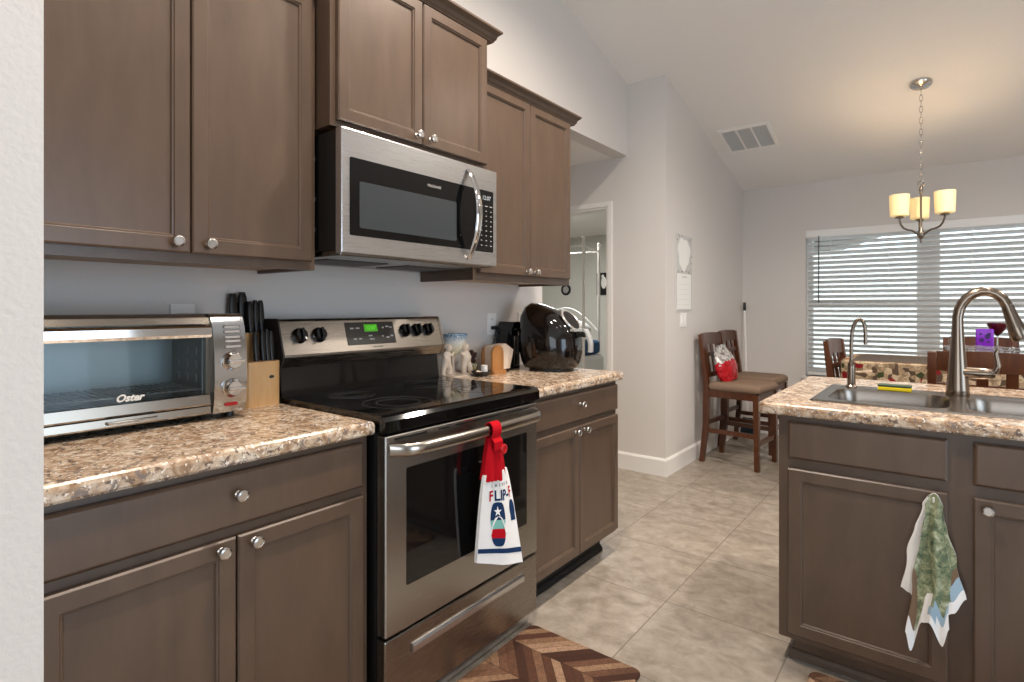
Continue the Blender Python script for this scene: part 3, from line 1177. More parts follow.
for z in (1.086, 1.006):
    k = MB().lathe([(.027, 0), (.028, .005), (.024, .010), (.022, .020), (.020, .024), (.001, .0245)], (tfx(z), .787, z), 'x', 28)
    k.box(tfx(z) + .018, tfx(z) + .034, .790 - .024, .790 + .024, z - .005, z + .005, .003)
    build('knob', k, M['chrome'], cpn)
lg = MB()
for k, z in enumerate((1.186, 1.172, 1.156, 1.144, 1.128)):
    for (a, b_) in ((.768, .818),):
        lg.prism(rrect(a, b_, z - .005, z + .005, .004, 3), 'x', tfx(z), tfx(z) + .0012)
build('function_labels', lg, M['legenddark'], cpn)
lg = MB()
for k, z in enumerate((1.186, 1.172, 1.156, 1.144, 1.128)):
    lg.prism(rrect(.771, .815, z - .0032, z + .0032, .003, 3), 'x', tfx(z) + .0012, tfx(z) + .0016)
build('function_windows', lg, M['silver'], cpn)
build('power_lamp', MB().prism(rrect(.768, .806, .953, .963, .004, 3), 'x', tfx(.958), tfx(.958) + .003), M['red'], cpn)
for x in (.05, .24):
    for y in (.35, .80):
        build('foot', MB().lathe([(.012, .9165), (.014, .918), (.012, .936)], (x, y, 0), 'z', 12), M['black'], to)

# ------------------------------------------------------------------ knife block with its knives
kb = thing('knife_block', 'light beech knife block between toaster oven and range', 'knife block', (.10, .955, .916))
lower = rrect(.0, .0, 0, 0, 0) if False else None
bm_ = MB()
bm_.prism(rrect(.085, .165, .886, 1.012, .022, 4), 'z', .916, 1.064)
build('front_tier', bm_, M['block'], kb)
build('back_tier', MB().prism(rrect(.018, .086, .880, 1.008, .018, 4), 'z', .916, 1.157), M['block'], kb)
build('badge', MB().lathe([(.009, 0), (.009, .0012)], (.165, .975, 1.012), 'x', 16).xf(lambda x, y, z: (x, y, 1.012 + (z - 1.012) * .6)), M['dk'], kb)
kn = [(.035, .912, 1.157, .135, .014, 'thick black knife handle standing leftmost in the back tier'),
      (.035, .945, 1.157, .140, .015, 'thick black knife handle standing second in the back tier'),
      (.060, .958, 1.157, .108, .010, 'black knife handle third from left in the back tier'),
      (.060, .978, 1.157, .112, .0095, 'slim black knife handle fourth from left in the back tier'),
      (.060, .997, 1.157, .112, .0095, 'slim black knife handle rightmost in the back tier'),
      (.125, .944, 1.064, .098, .009, 'small black steak knife handle leftmost in the front tier'),
      (.125, .968, 1.064, .104, .009, 'small black steak knife handle second from left in the front tier'),
      (.125, .984, 1.064, .106, .009, 'small black steak knife handle third from left in the front tier'),
      (.125, .999, 1.064, .100, .009, 'small black steak knife handle rightmost in the front tier')]
for (x, y, z, hh, w_, lab) in kn:
    m_ = MB()
    R = []
    for k in range(9):
        s_ = k / 8
        ww = w_ * (.82 + .25 * sin(pi * s_ * .9 + .3)) * (1 if s_ < .95 else .7)
        zz = z + s_ * hh
        R.append([(x - .012 * s_ + p[0], y + p[1], zz) for p in rrect(-.0085, .0085, -ww, ww, .005, 3)])
    t_ = thing('kitchen_knife', lab, 'knife', (x, y, z), group='knives in the beech block')
    h_ = build('handle', m_.rings(R), M['blacksat'], t_)
    build('bolster', MB().box(x - .006, x + .006, y - w_ * .7, y + w_ * .7, z - .04, z + .001), M['chrome'], t_)

# ------------------------------------------------------------------ outlets, switch
def outlet(label, y0, y1, z0, z1, sockets=True):
    t_ = thing('outlet', label, 'outlet', (0, (y0 + y1) / 2, z0), group='wall outlets')
    build('plate', MB().box(.0005, .006, y0, y1, z0, z1, .003), M['white'], t_)
    s_ = MB()
    ym = (y0 + y1) / 2
    for z in (z0 + (z1 - z0) * .30, z0 + (z1 - z0) * .70):
        s_.prism(rrect(ym - .016, ym + .016, z - .014, z + .014, .008), 'x', .006, .0075)
    so = build('socket', s_, M['white'], t_)
    k = MB()
    for z in (z0 + (z1 - z0) * .30, z0 + (z1 - z0) * .70):
        k.box(.0073, .0078, ym - .008, ym - .0055, z - .004, z + .006).box(.0073, .0078, ym + .0055, ym + .008, z - .004, z + .006)
    build('slots', k, M['slot'], so)
    return t_


outlet('white wall outlet with a black plug, left of the black can opener', 2.277, 2.352, 1.106, 1.224)
outlet('white wall outlet just left of the air fryer', 2.553, 2.628, 1.106, 1.224)
outlet('white wall outlet half hidden above the toaster oven', .725, .800, 1.145, 1.263)
sw = thing('light_switch', 'white double light switch plate below the wall calendar', 'light switch', (.31, 4.30, 1.1))
build('plate', MB().box(.3105, .317, 4.235, 4.365, 1.10, 1.2145, .003), M['white'], sw)
for yy in (4.27, 4.33):
    build('rocker', MB().prism([(.317, 1.125), (.320, 1.125), (.323, 1.19), (.317, 1.19)], 'y', yy - .017, yy + .017), M['white'], sw)

# ------------------------------------------------------------------ air fryer
af = thing('air_fryer', 'glossy black egg shaped air fryer on the right counter', 'air fryer', (.30, 2.455, .916), local=True)


def fr_ring(zn, n=40):
    # squircle cross-section; the top is sheared: high at the back, low at the front
    prof = [(0, .118), (.012, .135), (.10, .148), (.25, .158), (.45, .160), (.62, .153), (.78, .138), (.90, .112), (.97, .078), (.99, .045), (1.0, .004)]
    for (a, r0), (b_, r1) in zip(prof, prof[1:]):
        if a <= zn <= b_:
            r = r0 + (r1 - r0) * (zn - a) / (b_ - a)
    out = []
    for i in range(n):
        a = 2 * pi * i / n
        cx_, sy_ = cos(a), sin(a)
        e = 2.6
        k = (abs(cx_) ** e + abs(sy_) ** e) ** (-1 / e)
        x, y = r * 1.02 * k * cx_ - .030 * zn ** 2, r * .95 * k * sy_
        top = .350 - .36 * (x + .06) * (zn ** 3)
        out.append((x, y, .012 + zn * (top - .012)))
    return out


zn_ = [0, .006, .012, .05, .10, .175, .25, .35, .45, .535, .62, .70, .78, .84, .90, .94, .97, .98, .99, .995, 1.0]
build('body', MB().rings([fr_ring(z) for z in zn_]), M['fryer'], af, autos=60)
build('base', MB().lathe([(.110, 0), (.118, .002), (.118, .014)], (0, 0, 0), 'z', 32), M['black'], af)
# silver ring and lens on the sloping front shoulder
cring = []
lens = []
for i in range(28):
    a = 2 * pi * i / 28
    cring.append((.112 + .038 * sin(a) * 1.0, .074 * cos(a), .262 - .050 * sin(a)))
build('trim_ring', MB().tube(cring + [cring[0]], .007, 8, cap=False), M['silver'], af)
bk = MB()
bk.add([(p[0] + .003, p[1] * .93, p[2] + .001) for p in cring], [list(range(28))])
build('lens', bk, M['fryer'], af)
# basket front seam, chrome band and handle
build('chrome_band', MB().add([], []).prism(rrect(-.07, .07, .205, .219, .005), 'x', .138, .158), M['silver'], af)
bh = MB()
bh.box(.145, .205, -.022, .022, .176, .205, .008)
build('handle_neck', bh, M['black'], af)
R = []
for k in range(11):
    s_ = k / 10
    R.append([(.192 + .028 * s_ + p[0] + .012 * sin(pi * s_), p[1], .218 - .118 * s_) for p in rrect(-.010, .010, -.021 + .004 * s_, .021 - .004 * s_, .006, 3)])
build('handle', MB().rings(R), M['grey'], af)
af.rotation_euler = (0, 0, radians(8))

# ------------------------------------------------------------------ can opener with its cord
co = thing('can_opener', 'tall black electric can opener left of the air fryer', 'can opener', (.085, 2.360, .916))
build('body', MB().prism([(2.300, .916), (2.420, .916), (2.417, 1.05), (2.395, 1.15), (2.350, 1.165), (2.315, 1.10), (2.303, 1.0)], 'x', .035, .115), M['blacksat'], co)
build('head', MB().prism([(2.325, 1.10), (2.440, 1.135), (2.443, 1.145), (2.395, 1.168), (2.350, 1.168), (2.325, 1.13)], 'x', .03, .134), M['blackgloss'], co)
build('cutter', MB().lathe([(.010, 0), (.012, .004), (.012, .008), (.008, .010)], (.134, 2.375, 1.128), 'x', 14), M['chrome'], co)
build('metal_strip', MB().box(.115, .119, 2.370, 2.400, .93, 1.09, .001), M['chrome'], co)
cd = thing('power_cord', 'black plug and cord hanging from the outlet by the can opener', 'cord', (.02, 2.315, 1.14))
build('plug', MB().box(.008, .034, 2.300, 2.330, 1.133, 1.153, .005), M['black'], cd)
build('cord', MB().tube([(.033, 2.318, 1.143), (.042, 2.312, 1.139), (.044, 2.300, 1.12), (.040, 2.290, 1.04), (.036, 2.284, .97), (.034, 2.280, .932), (.030, 2.272, .9275)], .003, 8), M['black'], cd)

# ------------------------------------------------------------------ figurine, dish, napkin holder
CH = 1.3
fg = thing('cherub_centerpiece', 'ceramic cherub pair holding a crackled bowl, beside the range', 'figurine', (.085, 1.95, .916))


def cherub(x, y, side, lean):
    m_ = MB()
    z = .922
    m_.tube([(x, y - .019 - lean * .006, z), (x, y - .017, z + .035), (x, y - .008, z + .062)], [.011, .014, .018], 10)
    m_.tube([(x + .010, y + .019 - lean * .006, z), (x + .008, y + .018, z + .03), (x, y + .006, z + .062)], [.011, .014, .018], 10)
    m_.ell((x + .010, y - .020 - lean * .006, z + .004), (.014, .009, .006))
    m_.ell((x + .020, y + .020 - lean * .006, z + .004), (.014, .009, .006))
    m_.ell((x, y, z + .075), (.023, .026, .027))
    m_.ell((x, y + lean * .004, z + .098), (.018, .023, .021))
    m_.ell((x + .004, y + lean * .011, z + .131), (.0195, .0195, .0205))
    m_.ell((x - .004, y + lean * .006, z + .137), (.018, .019, .016))
    m_.tube([(x, y + lean * .014, z + .105), (x + .01, y + lean * .030, z + .092), (x + .008, y + lean * .044, z + .108)], [.0095, .008, .0075], 8)
    m_.tube([(x, y - lean * .012, z + .102), (x + .012, y - lean * .016, z + .080), (x + .014, y + lean * .004, z + .076)], [.0095, .008, .0075], 8)
    o = build('cherub', m_, M['cream'], fg)
    md = o.modifiers.new('blend', 'REMESH')
    md.mode = 'VOXEL'
    md.voxel_size = .0028
    md.use_smooth_shade = True
    sm_ = o.modifiers.new('soften', 'SMOOTH')
    sm_.iterations = 4
    return o


cherub(.085, 1.882, -1, 1)
cherub(.105, 2.000, 1, -1)
bs = MB()
bs.prism(rrect(.03, .15, 1.860, 2.032, .03, 5), 'z', .916, .924)
build('base', bs, M['cream'], fg)
bo = thing  # (bowl below)
bl_ = MB().lathe([(.012, 1.008), (.022, 1.012), (.046, 1.045), (.064, 1.085), (.071, 1.112), (.071, 1.118), (.067, 1.117), (.060, 1.085), (.038, 1.048), (.010, 1.020)], (.06, 1.955, 0), 'z', 28)
bl_.v = [(x, y, z) for x, y, z in bl_.v]
o_ = build('bowl', bl_, M['crackle'], fg)
build('stem', MB().lathe([(.026, .9235), (.010, .935), (.007, .96), (.009, .99), (.014, 1.012)], (.06, 1.955, 0), 'z', 16), M['cream'], fg)

ds = thing('trinket_dish', 'small dark dish of trinkets in front of the wooden napkin holder', 'dish', (.19, 2.015, .916))
build('bowl', MB().lathe([(.026, .916), (.030, .918), (.044, .930), (.048, .940), (.044, .939), (.030, .926), (.004, .922)], (.19, 2.015, 0), 'z', 24), M['dk'], ds)
solo('tealight_jar', MB().lathe([(.014, .924), (.016, .926), (.016, .962), (.0165, .966), (.012, .967), (.001, .964)], (.196, 2.030, 0), 'z', 18), M['white'], 'small white jar standing in the dark trinket dish', 'jar', (.196, 2.030, .924))
solo('pebble', MB().ell((.198, 1.992, .934), (.012, .016, .008)).ell((.192, 1.988, .938), (.008, .010, .007)), M['cream'], 'cream pebble lying in the dark trinket dish', 'pebble', (.198, 1.992, .926))
sp_ = MB()
for k in range(34):
    a, rr_ = random.uniform(0, 2 * pi), random.uniform(0, .03)
    x, y, z = .075 + rr_ * cos(a), 2.075 + rr_ * sin(a), 1.0 + random.uniform(-.025, .025)
    sp_.ell((x, y, z), (random.uniform(.006, .011),) * 3, n=8)
    if k < 10:
        sp_.tube([(.075, 2.085, .926), (x, y, z)], .0018, 5)
vs_ = thing('dried_flower_pot', 'tiny pot of dried brown flowers behind the trinket dish', 'dried flowers', (.075, 2.085, .916))
build('flowers', sp_, M['brownsprig'], vs_)
build('pot', MB().lathe([(.018, .916), (.022, .93), (.024, .965), (.020, .965), (.004, .93)], (.075, 2.085, 0), 'z', 16), M['crackle'], vs_)


def arch_poly(y0, y1, z0, z1, n=14):
    c_, r = (y0 + y1) / 2, (y1 - y0) / 2
    return [(y0, z0), (y1, z0)] + [(c_ + r * cos(pi * k / n), z1 - r + r * sin(pi * k / n)) for k in range(n + 1)]


nh = thing('napkin_holder', 'arched wooden napkin holder with paper napkins', 'napkin holder', (.14, 2.115, .916))
build('base', MB().prism(rrect(.125, .225, 2.075, 2.172, .012), 'z', .916, .934), M['arch'], nh)
build('arch_panel', MB().prism(arch_poly(2.080, 2.166, .934, 1.058), 'x', .195, .207), M['arch'], nh)
build('arch_panel', MB().prism(arch_poly(2.080, 2.166, .934, 1.058), 'x', .132, .144), M['arch'], nh)
np_ = MB()
for k in range(9):
    x = .146 + k * .0053
    np_.prism([(2.092, .9345), (2.234, .9345), (2.264, 1.028), (2.200, 1.062), (2.092, 1.052)], 'x', x, x + .0042)
solo('paper_napkin_stack', np_, mat('beige_napkin', 'CDBBA8', .9), 'stack of beige paper napkins standing in the wooden holder', 'napkins', (.155, 2.20, .9345))


# ------------------------------------------------------------------ flip-flop towel on the oven handle
tw = thing('hand_towel', 'white hand towel with red knit top and flip flop print on the oven handle', 'towel', (.745, 1.45, .35))
TZ1, TZ0 = .690, .372


def tpos(a, z, off=0.0):
    """front of the towel: a = metres right of its middle on the open cloth"""
    s_ = (TZ1 - z) / (TZ1 - TZ0)
    w_ = .062 + (.096 - .062) * min(1, max(0, s_)) ** .6
    k = a / .110
    y = 1.447 + .012 * s_ + k * w_
    fold = .012 * sin(k * 5.2 + .6) * (1 - .45 * s_) + .006 * sin(k * 11 + 1) * (1 - s_)
    x = .752 + .026 * k * s_ - .008 * k * k + fold * .32 + off
    return (x, y + .010 + .012 * s_, z - .026 * k * s_)


def towel_sheet(off, n=36, mm=26):
    return lambda u, v: tpos(-.110 + .220 * u, TZ1 + (TZ0 - TZ1) * v - .006 * (1 - abs(2 * u - 1)) * v + .004, off)


fm = MB()
fr0 = towel_sheet(0)
bk0 = towel_sheet(-.012)
nu, nv = 36, 40
fm.grid(fr0, nu, nv)
fm.grid(bk0, nu, nv)
for (fix) in (0, 1):
    fm.grid(lambda u, v: tuple(Vector(fr0(fix, v)).lerp(Vector(bk0(fix, v)), u)), 1, nv)
fm.grid(lambda u, v: tuple(Vector(fr0(u, 1)).lerp(Vector(bk0(u, 1)), v)), nu, 1)
fm.grid(lambda u, v: tuple(Vector(fr0(u, 0)).lerp(Vector(bk0(u, 0)), v)), nu, 1)
tc_ = build('terry_cloth', fm, M['terry'], tw)


def stamp(name, poly, m_, off=.0012, tri=12):
    """flat printed shape (a, z) laid on the towel, cut fine so it follows the folds"""
    bm = bmesh.new()
    f = bm.faces.new([bm.verts.new((p[0], p[1], 0)) for p in poly])
    bmesh.ops.triangulate(bm, faces=[f])
    for k in range(3):
        es = [e for e in bm.edges if e.calc_length() > .008]
        if es:
            bmesh.ops.subdivide_edges(bm, edges=es, cuts=1)
            bmesh.ops.triangulate(bm, faces=list(bm.faces))
    bm.verts.index_update()
    mb = MB().add([tpos(v.co.x, v.co.y, off) for v in bm.verts], [[v.index for v in f.verts] for f in bm.faces], 0, True)
    bm.free()
    return build(name, mb, m_, tc_)


def sole(ca, cz, hgt, w_, t0, t1, n=28):
    """slice t0..t1 (0 = heel, 1 = toe) of a flip-flop outline"""
    def hw(t):
        return w_ * (.40 * sqrt(max(0, 1 - (2 * t - 1) ** 2)) ** .62 * (1 + .22 * (t - .35)) - .06 * math.exp(-((t - .42) / .12) ** 2))
    L, Rr = [], []
    for k in range(n + 1):
        t = t0 + (t1 - t0) * k / n
        L.append((ca - hw(t), cz - hgt / 2 + hgt * t))
        Rr.append((ca + hw(t), cz - hgt / 2 + hgt * t))
    pts = Rr + L[::-1]
    out = []
    for p in pts:
        if not out or math.dist(p, out[-1]) > 1e-5:
            out.append(p)
    if math.dist(out[0], out[-1]) < 1e-5:
        out.pop()
    return out


ca, cz, fh, fw_ = -.012, .513, .156, .098
stamp('flip_flop_print', sole(ca, cz, fh, fw_, .60, 1), M['navy'])
stamp('flip_flop_print', sole(ca, cz, fh, fw_, .40, .60), M['teal'])
stamp('flip_flop_print', sole(ca, cz, fh, fw_, .19, .40), M['redcloth'])
stamp('flip_flop_print', sole(ca, cz, fh, fw_, 0, .19), M['navy'])
star = []
for k in range(10):
    r_ = .020 if k % 2 == 0 else .007
    star.append((ca - .002 + r_ * sin(2 * pi * k / 10), cz + .045 + r_ * cos(2 * pi * k / 10)))
stamp('star_print', star, M['terry'], .0024)
for sg in (-1, 1):
    strap = []
    for k in range(9):
        s_ = k / 8
        strap.append((ca + sg * (.002 + .036 * s_ ** .6), cz + .028 - .062 * s_ ** 1.3))
    poly = [(p[0] - .0028, p[1] - .001) for p in strap] + [(p[0] + .0028, p[1] + .001) for p in strap[::-1]]
    stamp('strap_print', poly, M['terry'], .0024)
# the second flip-flop, cut by the fold at the right
stamp('flip_flop_print', [p for p in sole(.086, cz + .030, fh * .6, fw_ * .5, .25, 1) if True], M['navy'])
stamp('border_print', [(-.109, .4115), (.109, .4115), (.109, .428), (-.109, .428)], M['navy'])
for k, (chh, xx, dz, mm) in enumerate((('F', -.050, .002, 'redcloth'), ('L', -.014, 0, 'navy'), ('I', .010, .0, 'navy'), ('P', .034, -.002, 'navy'), ('-', .060, 0, 'navy'), ('F', .086, .002, 'redcloth'))):
    t_ = text_mb(chh, .050, bold=.0014)
    t_.xf(lambda x, y, z: tpos(xx + x * (1.25 if k < 5 else 1.0), .612 + dz + y, .0016))
    build('lettering', t_, M[mm], tc_)
for k in range(6):
    a0 = -.046 + k * .022
    stamp('small_print', [(a0, .644), (a0 + .012, .644), (a0 + .012, .654), (a0, .654)] if k % 2 else [(a0, .644), (a0 + .005, .644), (a0 + .005, .655), (a0, .655)], M['print'])
# red knitted top that loops over the handle and buttons in front
kt = MB()


def kpos(u, v):
    # v 0 = scalloped hem, 1 = under the handle ; u across
    z = .672 + (.815 - .672) * v
    w_ = .054 * (1 - v) + .024 * v + .004 * sin(v * 3)
    k = 2 * u - 1
    x = .768 - .012 * v * v - .016 * k * k * (1 - .5 * v) + .005 * sin(k * 7) * (1 - v)
    sc = .007 * abs(sin(u * pi * 6)) * (1 - v) ** 6
    return (x - .008, 1.452 + k * w_ - .004 * v, z - sc - .006 * k * (1 - v))


def kback(u, v):
    p = kpos(u, v)
    return (p[0] - .020 + .006 * v, p[1], p[2])


kt.grid(kpos, 30, 24).grid(kback, 30, 24)
for fix in (0, 1):
    kt.grid(lambda u, v: tuple(Vector(kpos(fix, v)).lerp(Vector(kback(fix, v)), u)), 1, 24)
kt.grid(lambda u, v: tuple(Vector(kpos(u, 0)).lerp(Vector(kback(u, 0)), v)), 30, 1)
kt.grid(lambda u, v: tuple(Vector(kpos(u, 1)).lerp(Vector(kback(u, 1)), v)), 30, 1)
redk = terry('red_crochet', 'B0121D', None, 260)
build('knit_top', kt, redk, tw)
lp = MB()
loop = []
hx, hz = .7415, .838
path = []
for k in range(0, 25):
    a = radians(-62 + 300 * k / 24)
    path.append((hx + .0165 * cos(a), hz + .0245 * sin(a)))
path = [(.762, .775), (.7635, .80)] + path
R = []
for (x, z) in path:
    R.append((x, z))
vsx = []
for yy in (1.422, 1.466):
    for (x, z) in path:
        vsx.append((x, yy, z))
n_ = len(path)
thick = []
for yy in (1.422, 1.466):
    for i, (x, z) in enumerate(path):
        x0, z0 = path[max(i - 1, 0)]
        x1, z1 = path[min(i + 1, n_ - 1)]
        L_ = math.hypot(x1 - x0, z1 - z0) or 1
        nx, nz = (z1 - z0) / L_, -(x1 - x0) / L_
        thick.append((x + nx * .004, yy, z + nz * .004))
ring_ = []
for i in range(n_):
    ring_.append([vsx[i], vsx[n_ + i], thick[n_ + i], thick[i]])
lp.rings(ring_, True, True, 0, True)
build('knit_loop', lp, redk, tw)
build('button', MB().lathe([(.014, 0), (.017, .002), (.017, .006), (.013, .008), (.009, .0065), (.001, .0065)], (.764, 1.470, .772), 'x', 20), M['red'], tw)

# ------------------------------------------------------------------ rugs
def rug(x0, x1, y0, y1, label):
    mb = MB()
    prof = [(.004, .001), (0, .003), (0, .009), (.004, .012)]
    mb.rings([[(p[0], p[1], z) for p in rrect(x0 + i, x1 - i, y0 + i, y1 - i, .03 - i, 6)] for i, z in prof], True, True, 0, False)
    return solo('floor_mat', mb, M['chevron'], label, 'mat', (x0, y0, 0), 'chevron kitchen mats')


rug(.668, 1.135, .55, 1.772, 'chevron wood print floor mat in front of the range')
rug(1.585, 2.45, 1.62, 2.135, 'chevron wood print floor mat at the foot of the sink cabinet')

# ------------------------------------------------------------------ sink
sk = thing('kitchen_sink', 'stainless double bowl drop in sink in the island', 'sink', (1.985, 2.5, .916))
SX0, SX1, SY0, SY1 = 1.565, 2.405, 2.245, 2.745


def bowl_ring(x0, x1, y0, y1, r, z):
    return [(p[0], p[1], z) for p in rrect(x0, x1, y0, y1, r, 7)]


rim = MB()
zt = .922
for (bx0, bx1, ex0, ex1) in ((1.605, 1.962, SX0, 1.985), (2.008, 2.365, 1.985, SX1)):
    by0, by1 = 2.282, 2.640
    hole = bowl_ring(bx0, bx1, by0, by1, .075, zt)
    cx_, cy_ = (bx0 + bx1) / 2, (by0 + by1) / 2
    outer = []
    for p in hole:
        dx, dy = p[0] - cx_, p[1] - cy_
        ks = []
        if abs(dx) > 1e-9:
            ks.append(((ex1 if dx > 0 else ex0) - cx_) / dx)
        if abs(dy) > 1e-9:
            ks.append(((SY1 if dy > 0 else SY0) - cy_) / dy)
        k = min(ks)
        outer.append([cx_ + dx * k, cy_ + dy * k, zt])
    for c_ in ((ex0, SY0), (ex1, SY0), (ex1, SY1), (ex0, SY1)):
        k = min(range(len(outer)), key=lambda i: math.dist(outer[i][:2], c_))
        outer[k][:2] = c_
    ins = []
    for p in hole:
        dx, dy = p[0] - cx_, p[1] - cy_
        L_ = math.hypot(dx, dy)
        ins.append((p[0] + dx / L_ * .010, p[1] + dy / L_ * .010, zt + .001))
    R = [outer, ins, hole]
    for (i_, z, r_) in ((.004, .910, .072), (.008, .86, .07), (.014, .78, .07), (.03, .745, .06), (.06, .738, .05)):
        R.append(bowl_ring(bx0 + i_, bx1 - i_, by0 + i_, by1 - i_, r_, z))
    rim.rings(R, False, True, 0, True)
ri = rrect(SX0, SX1, SY0, SY1, .004, 2)
rim.rings([[(p[0], p[1], .9165) for p in rrect(SX0 - .004, SX1 + .004, SY0 - .004, SY1 + .004, .012, 4)], [(p[0], p[1], .921) for p in rrect(SX0 - .003, SX1 + .003, SY0 - .003, SY1 + .003, .012, 4)], [(p[0], p[1], zt) for p in rrect(SX0 + .001, SX1 - .001, SY0 + .001, SY1 - .001, .010, 4)]], False, False, 0, True)
build('basin', rim, M['sinksteel'], sk, autos=50)
for cx_ in (1.785, 2.187):
    build('drain', MB().lathe([(.045, .738), (.045, .741), (.034, .741), (.030, .739), (.001, .739)], (cx_, 2.47, 0), 'z', 24), M['chrome'], sk)

fc = thing('kitchen_faucet', 'tall brushed nickel gooseneck faucet at the sink divider', 'faucet', (1.985, 2.70, .922))
FY = 2.695
build('body', MB().lathe([(.036, .922), (.0375, .926), (.035, .945), (.032, .985), (.0285, 1.03), (.0235, 1.09), (.0195, 1.15), (.017, 1.20)], (1.985, FY, 0), 'z', 28), M['nickel'], fc)
gp = [(1.985, 1.195), (1.985, 1.215), (1.9895, 1.243), (1.999, 1.268), (2.014, 1.289), (2.033, 1.304), (2.055, 1.3115), (2.077, 1.310), (2.097, 1.300), (2.113, 1.283), (2.125, 1.258)]
build('gooseneck', MB().tube([(x, FY, z) for x, z in gp], .0172, 18), M['nickel'], fc)
build('spray_head', MB().tube([(2.125, FY, 1.258), (2.134, FY, 1.228), (2.147, FY, 1.185), (2.160, FY, 1.145), (2.163, FY, 1.137)], [.0178, .0195, .024, .029, .027], 20), M['nickel'], fc)
build('valve', MB().tube([(2.000, FY - .004, 1.008), (2.050, FY - .010, 1.008), (2.085, FY - .014, 1.008), (2.092, FY - .015, 1.008)], [.022, .0215, .019, .015], 18), M['nickel'], fc)
build('lever', MB().tube([(2.080, FY - .014, 1.008), (2.093, FY - .015, 1.018), (2.100, FY - .016, 1.040), (2.096, FY - .016, 1.065), (2.093, FY - .016, 1.085), (2.101, FY - .016, 1.101)], [.009, .0095, .009, .008, .0075, .006], 12), M['nickel'], fc)

ff = thing('filter_faucet', 'slim nickel filtered water faucet left of the main faucet', 'faucet', (1.644, 2.70, .922))
build('body', MB().lathe([(.021, .922), (.021, .926), (.0155, .932), (.0145, 1.0), (.0145, 1.018), (.009, 1.026), (.0075, 1.04)], (1.640, 2.69, 0), 'z', 20), M['nickel'], ff)
build('gooseneck', MB().tube([(1.640, 2.69, 1.03), (1.640, 2.69, 1.10), (1.6425, 2.69, 1.150), (1.649, 2.69, 1.180), (1.660, 2.69, 1.199), (1.670, 2.69, 1.204), (1.680, 2.69, 1.197), (1.687, 2.69, 1.18), (1.690, 2.69, 1.15), (1.690, 2.69, 1.10)], .0068, 12), M['nickel'], ff)
build('lever', MB().tube([(1.650, 2.69, .985), (1.680, 2.689, .988), (1.715, 2.688, .990)], [.0055, .005, .006], 10), M['nickel'], ff)

sg = thing('sponge', 'yellow and green scrub sponge on the back of the sink', 'sponge', (1.79, 2.672, .922))
build('foam', MB().box(1.735, 1.845, 2.645, 2.700, .9225, .938, .004), M['yellow'], sg)
build('scrub_pad', MB().box(1.735, 1.845, 2.645, 2.700, .938, .9455, .003), M['scrub'], sg)

# ------------------------------------------------------------------ dish towel on the sink door
dt = thing('dish_towel', 'green botanical dish towel with white border hanging on the sink cabinet door', 'towel', (1.92, 2.11, .2))
build('hook', MB().box(1.912, 1.932, 2.112, 2.1198, .650, .684, .003).tube([(1.922, 2.113, .668), (1.922, 2.100, .664), (1.922, 2.092, .670), (1.922, 2.091, .682)], .004, 8), M['white'], dt)


def lerp_tab(tab, t):
    for (a, p), (b, q) in zip(tab, tab[1:]):
        if t <= b:
            k = (t - a) / (b - a)
            k = k * k * (3 - 2 * k)
            return p + (q - p) * k
    return tab[-1][1]


def drape(left, right, ztop, bottom, ydep, amp, nf, ph, matf, thick=.005):
    """hanging cloth between a left and a right edge, with its own lower outline and folds"""
    def P(u, v, off=0.0):
        zt = ztop - .034 * (2 * u - 1) ** 2
        z = zt + (lerp_tab(bottom, u) - zt) * v
        x0, x1 = lerp_tab(left, v), lerp_tab(right, v)
        x = x0 + (x1 - x0) * u + .004 * sin(9 * v + 3 * u)
        ff = .5 + .5 * sin(u * nf * pi + ph + 1.3 * v)
        g = .5 + .5 * sin(u * nf * 2.3 * pi + 2.1 * ph - 2.2 * v)
        y = ydep - amp * (.45 + .55 * v) * (ff ** 1.4 * .8 + .25 * g) - off
        return (x, y, z)
    nu, nv = 56, 60
    mb = MB()
    mb.grid(lambda u, v: P(u, v, thick), nu, nv, mf=matf)
    mb.grid(lambda u, v: P(u, v, 0), nu, nv, m=0)
    for fix in (0, 1):
        mb.grid(lambda u, v: P(fix, v, thick * u), 1, nv, m=0)
    for fix in (0, 1):
        mb.grid(lambda u, v: P(u, fix, thick * v), nu, 1, m=0)
    return build('fold', mb, [M['terry'], M['greenprint'], M['bluepatch'], M['brownprint']], dt)



M['brownprint'] = terry('brown_print', '7C6450')


def mf_back(u, v):
    if u < .24 + .05 * v or v > .90:
        return 0
    if u > .80 and .76 < v < .90:
        return 2
    if v > .66 and u > .80:
        return 3
    return 1


def mf_front(u, v):
    if v > .865:
        return 2 if .52 < u < .72 and v < .94 else 0
    if .34 < u < .56 and v > .76:
        return 0
    if u < .12 and v > .50:
        return 3
    if u > .62 and .80 < v:
        return 2
    return 1


drape([(0, 1.893), (.3, 1.872), (.6, 1.858), (1, 1.838)], [(0, 1.943), (.3, 1.957), (.6, 1.972), (1, 2.000)], .690,
      [(0, .388), (.14, .376), (.3, .33), (.55, .30), (.82, .348), (1, .394)], 2.113, .016, 2.6, .5, mf_back)
drape([(0, 1.900), (.3, 1.886), (.6, 1.872), (1, 1.850)], [(0, 1.940), (.3, 1.952), (.6, 1.959), (1, 1.960)], .694,
      [(0, .262), (.13, .203), (.42, .302), (.58, .310), (.86, .243), (1, .300)], 2.098, .022, 3.1, 1.0, mf_front)

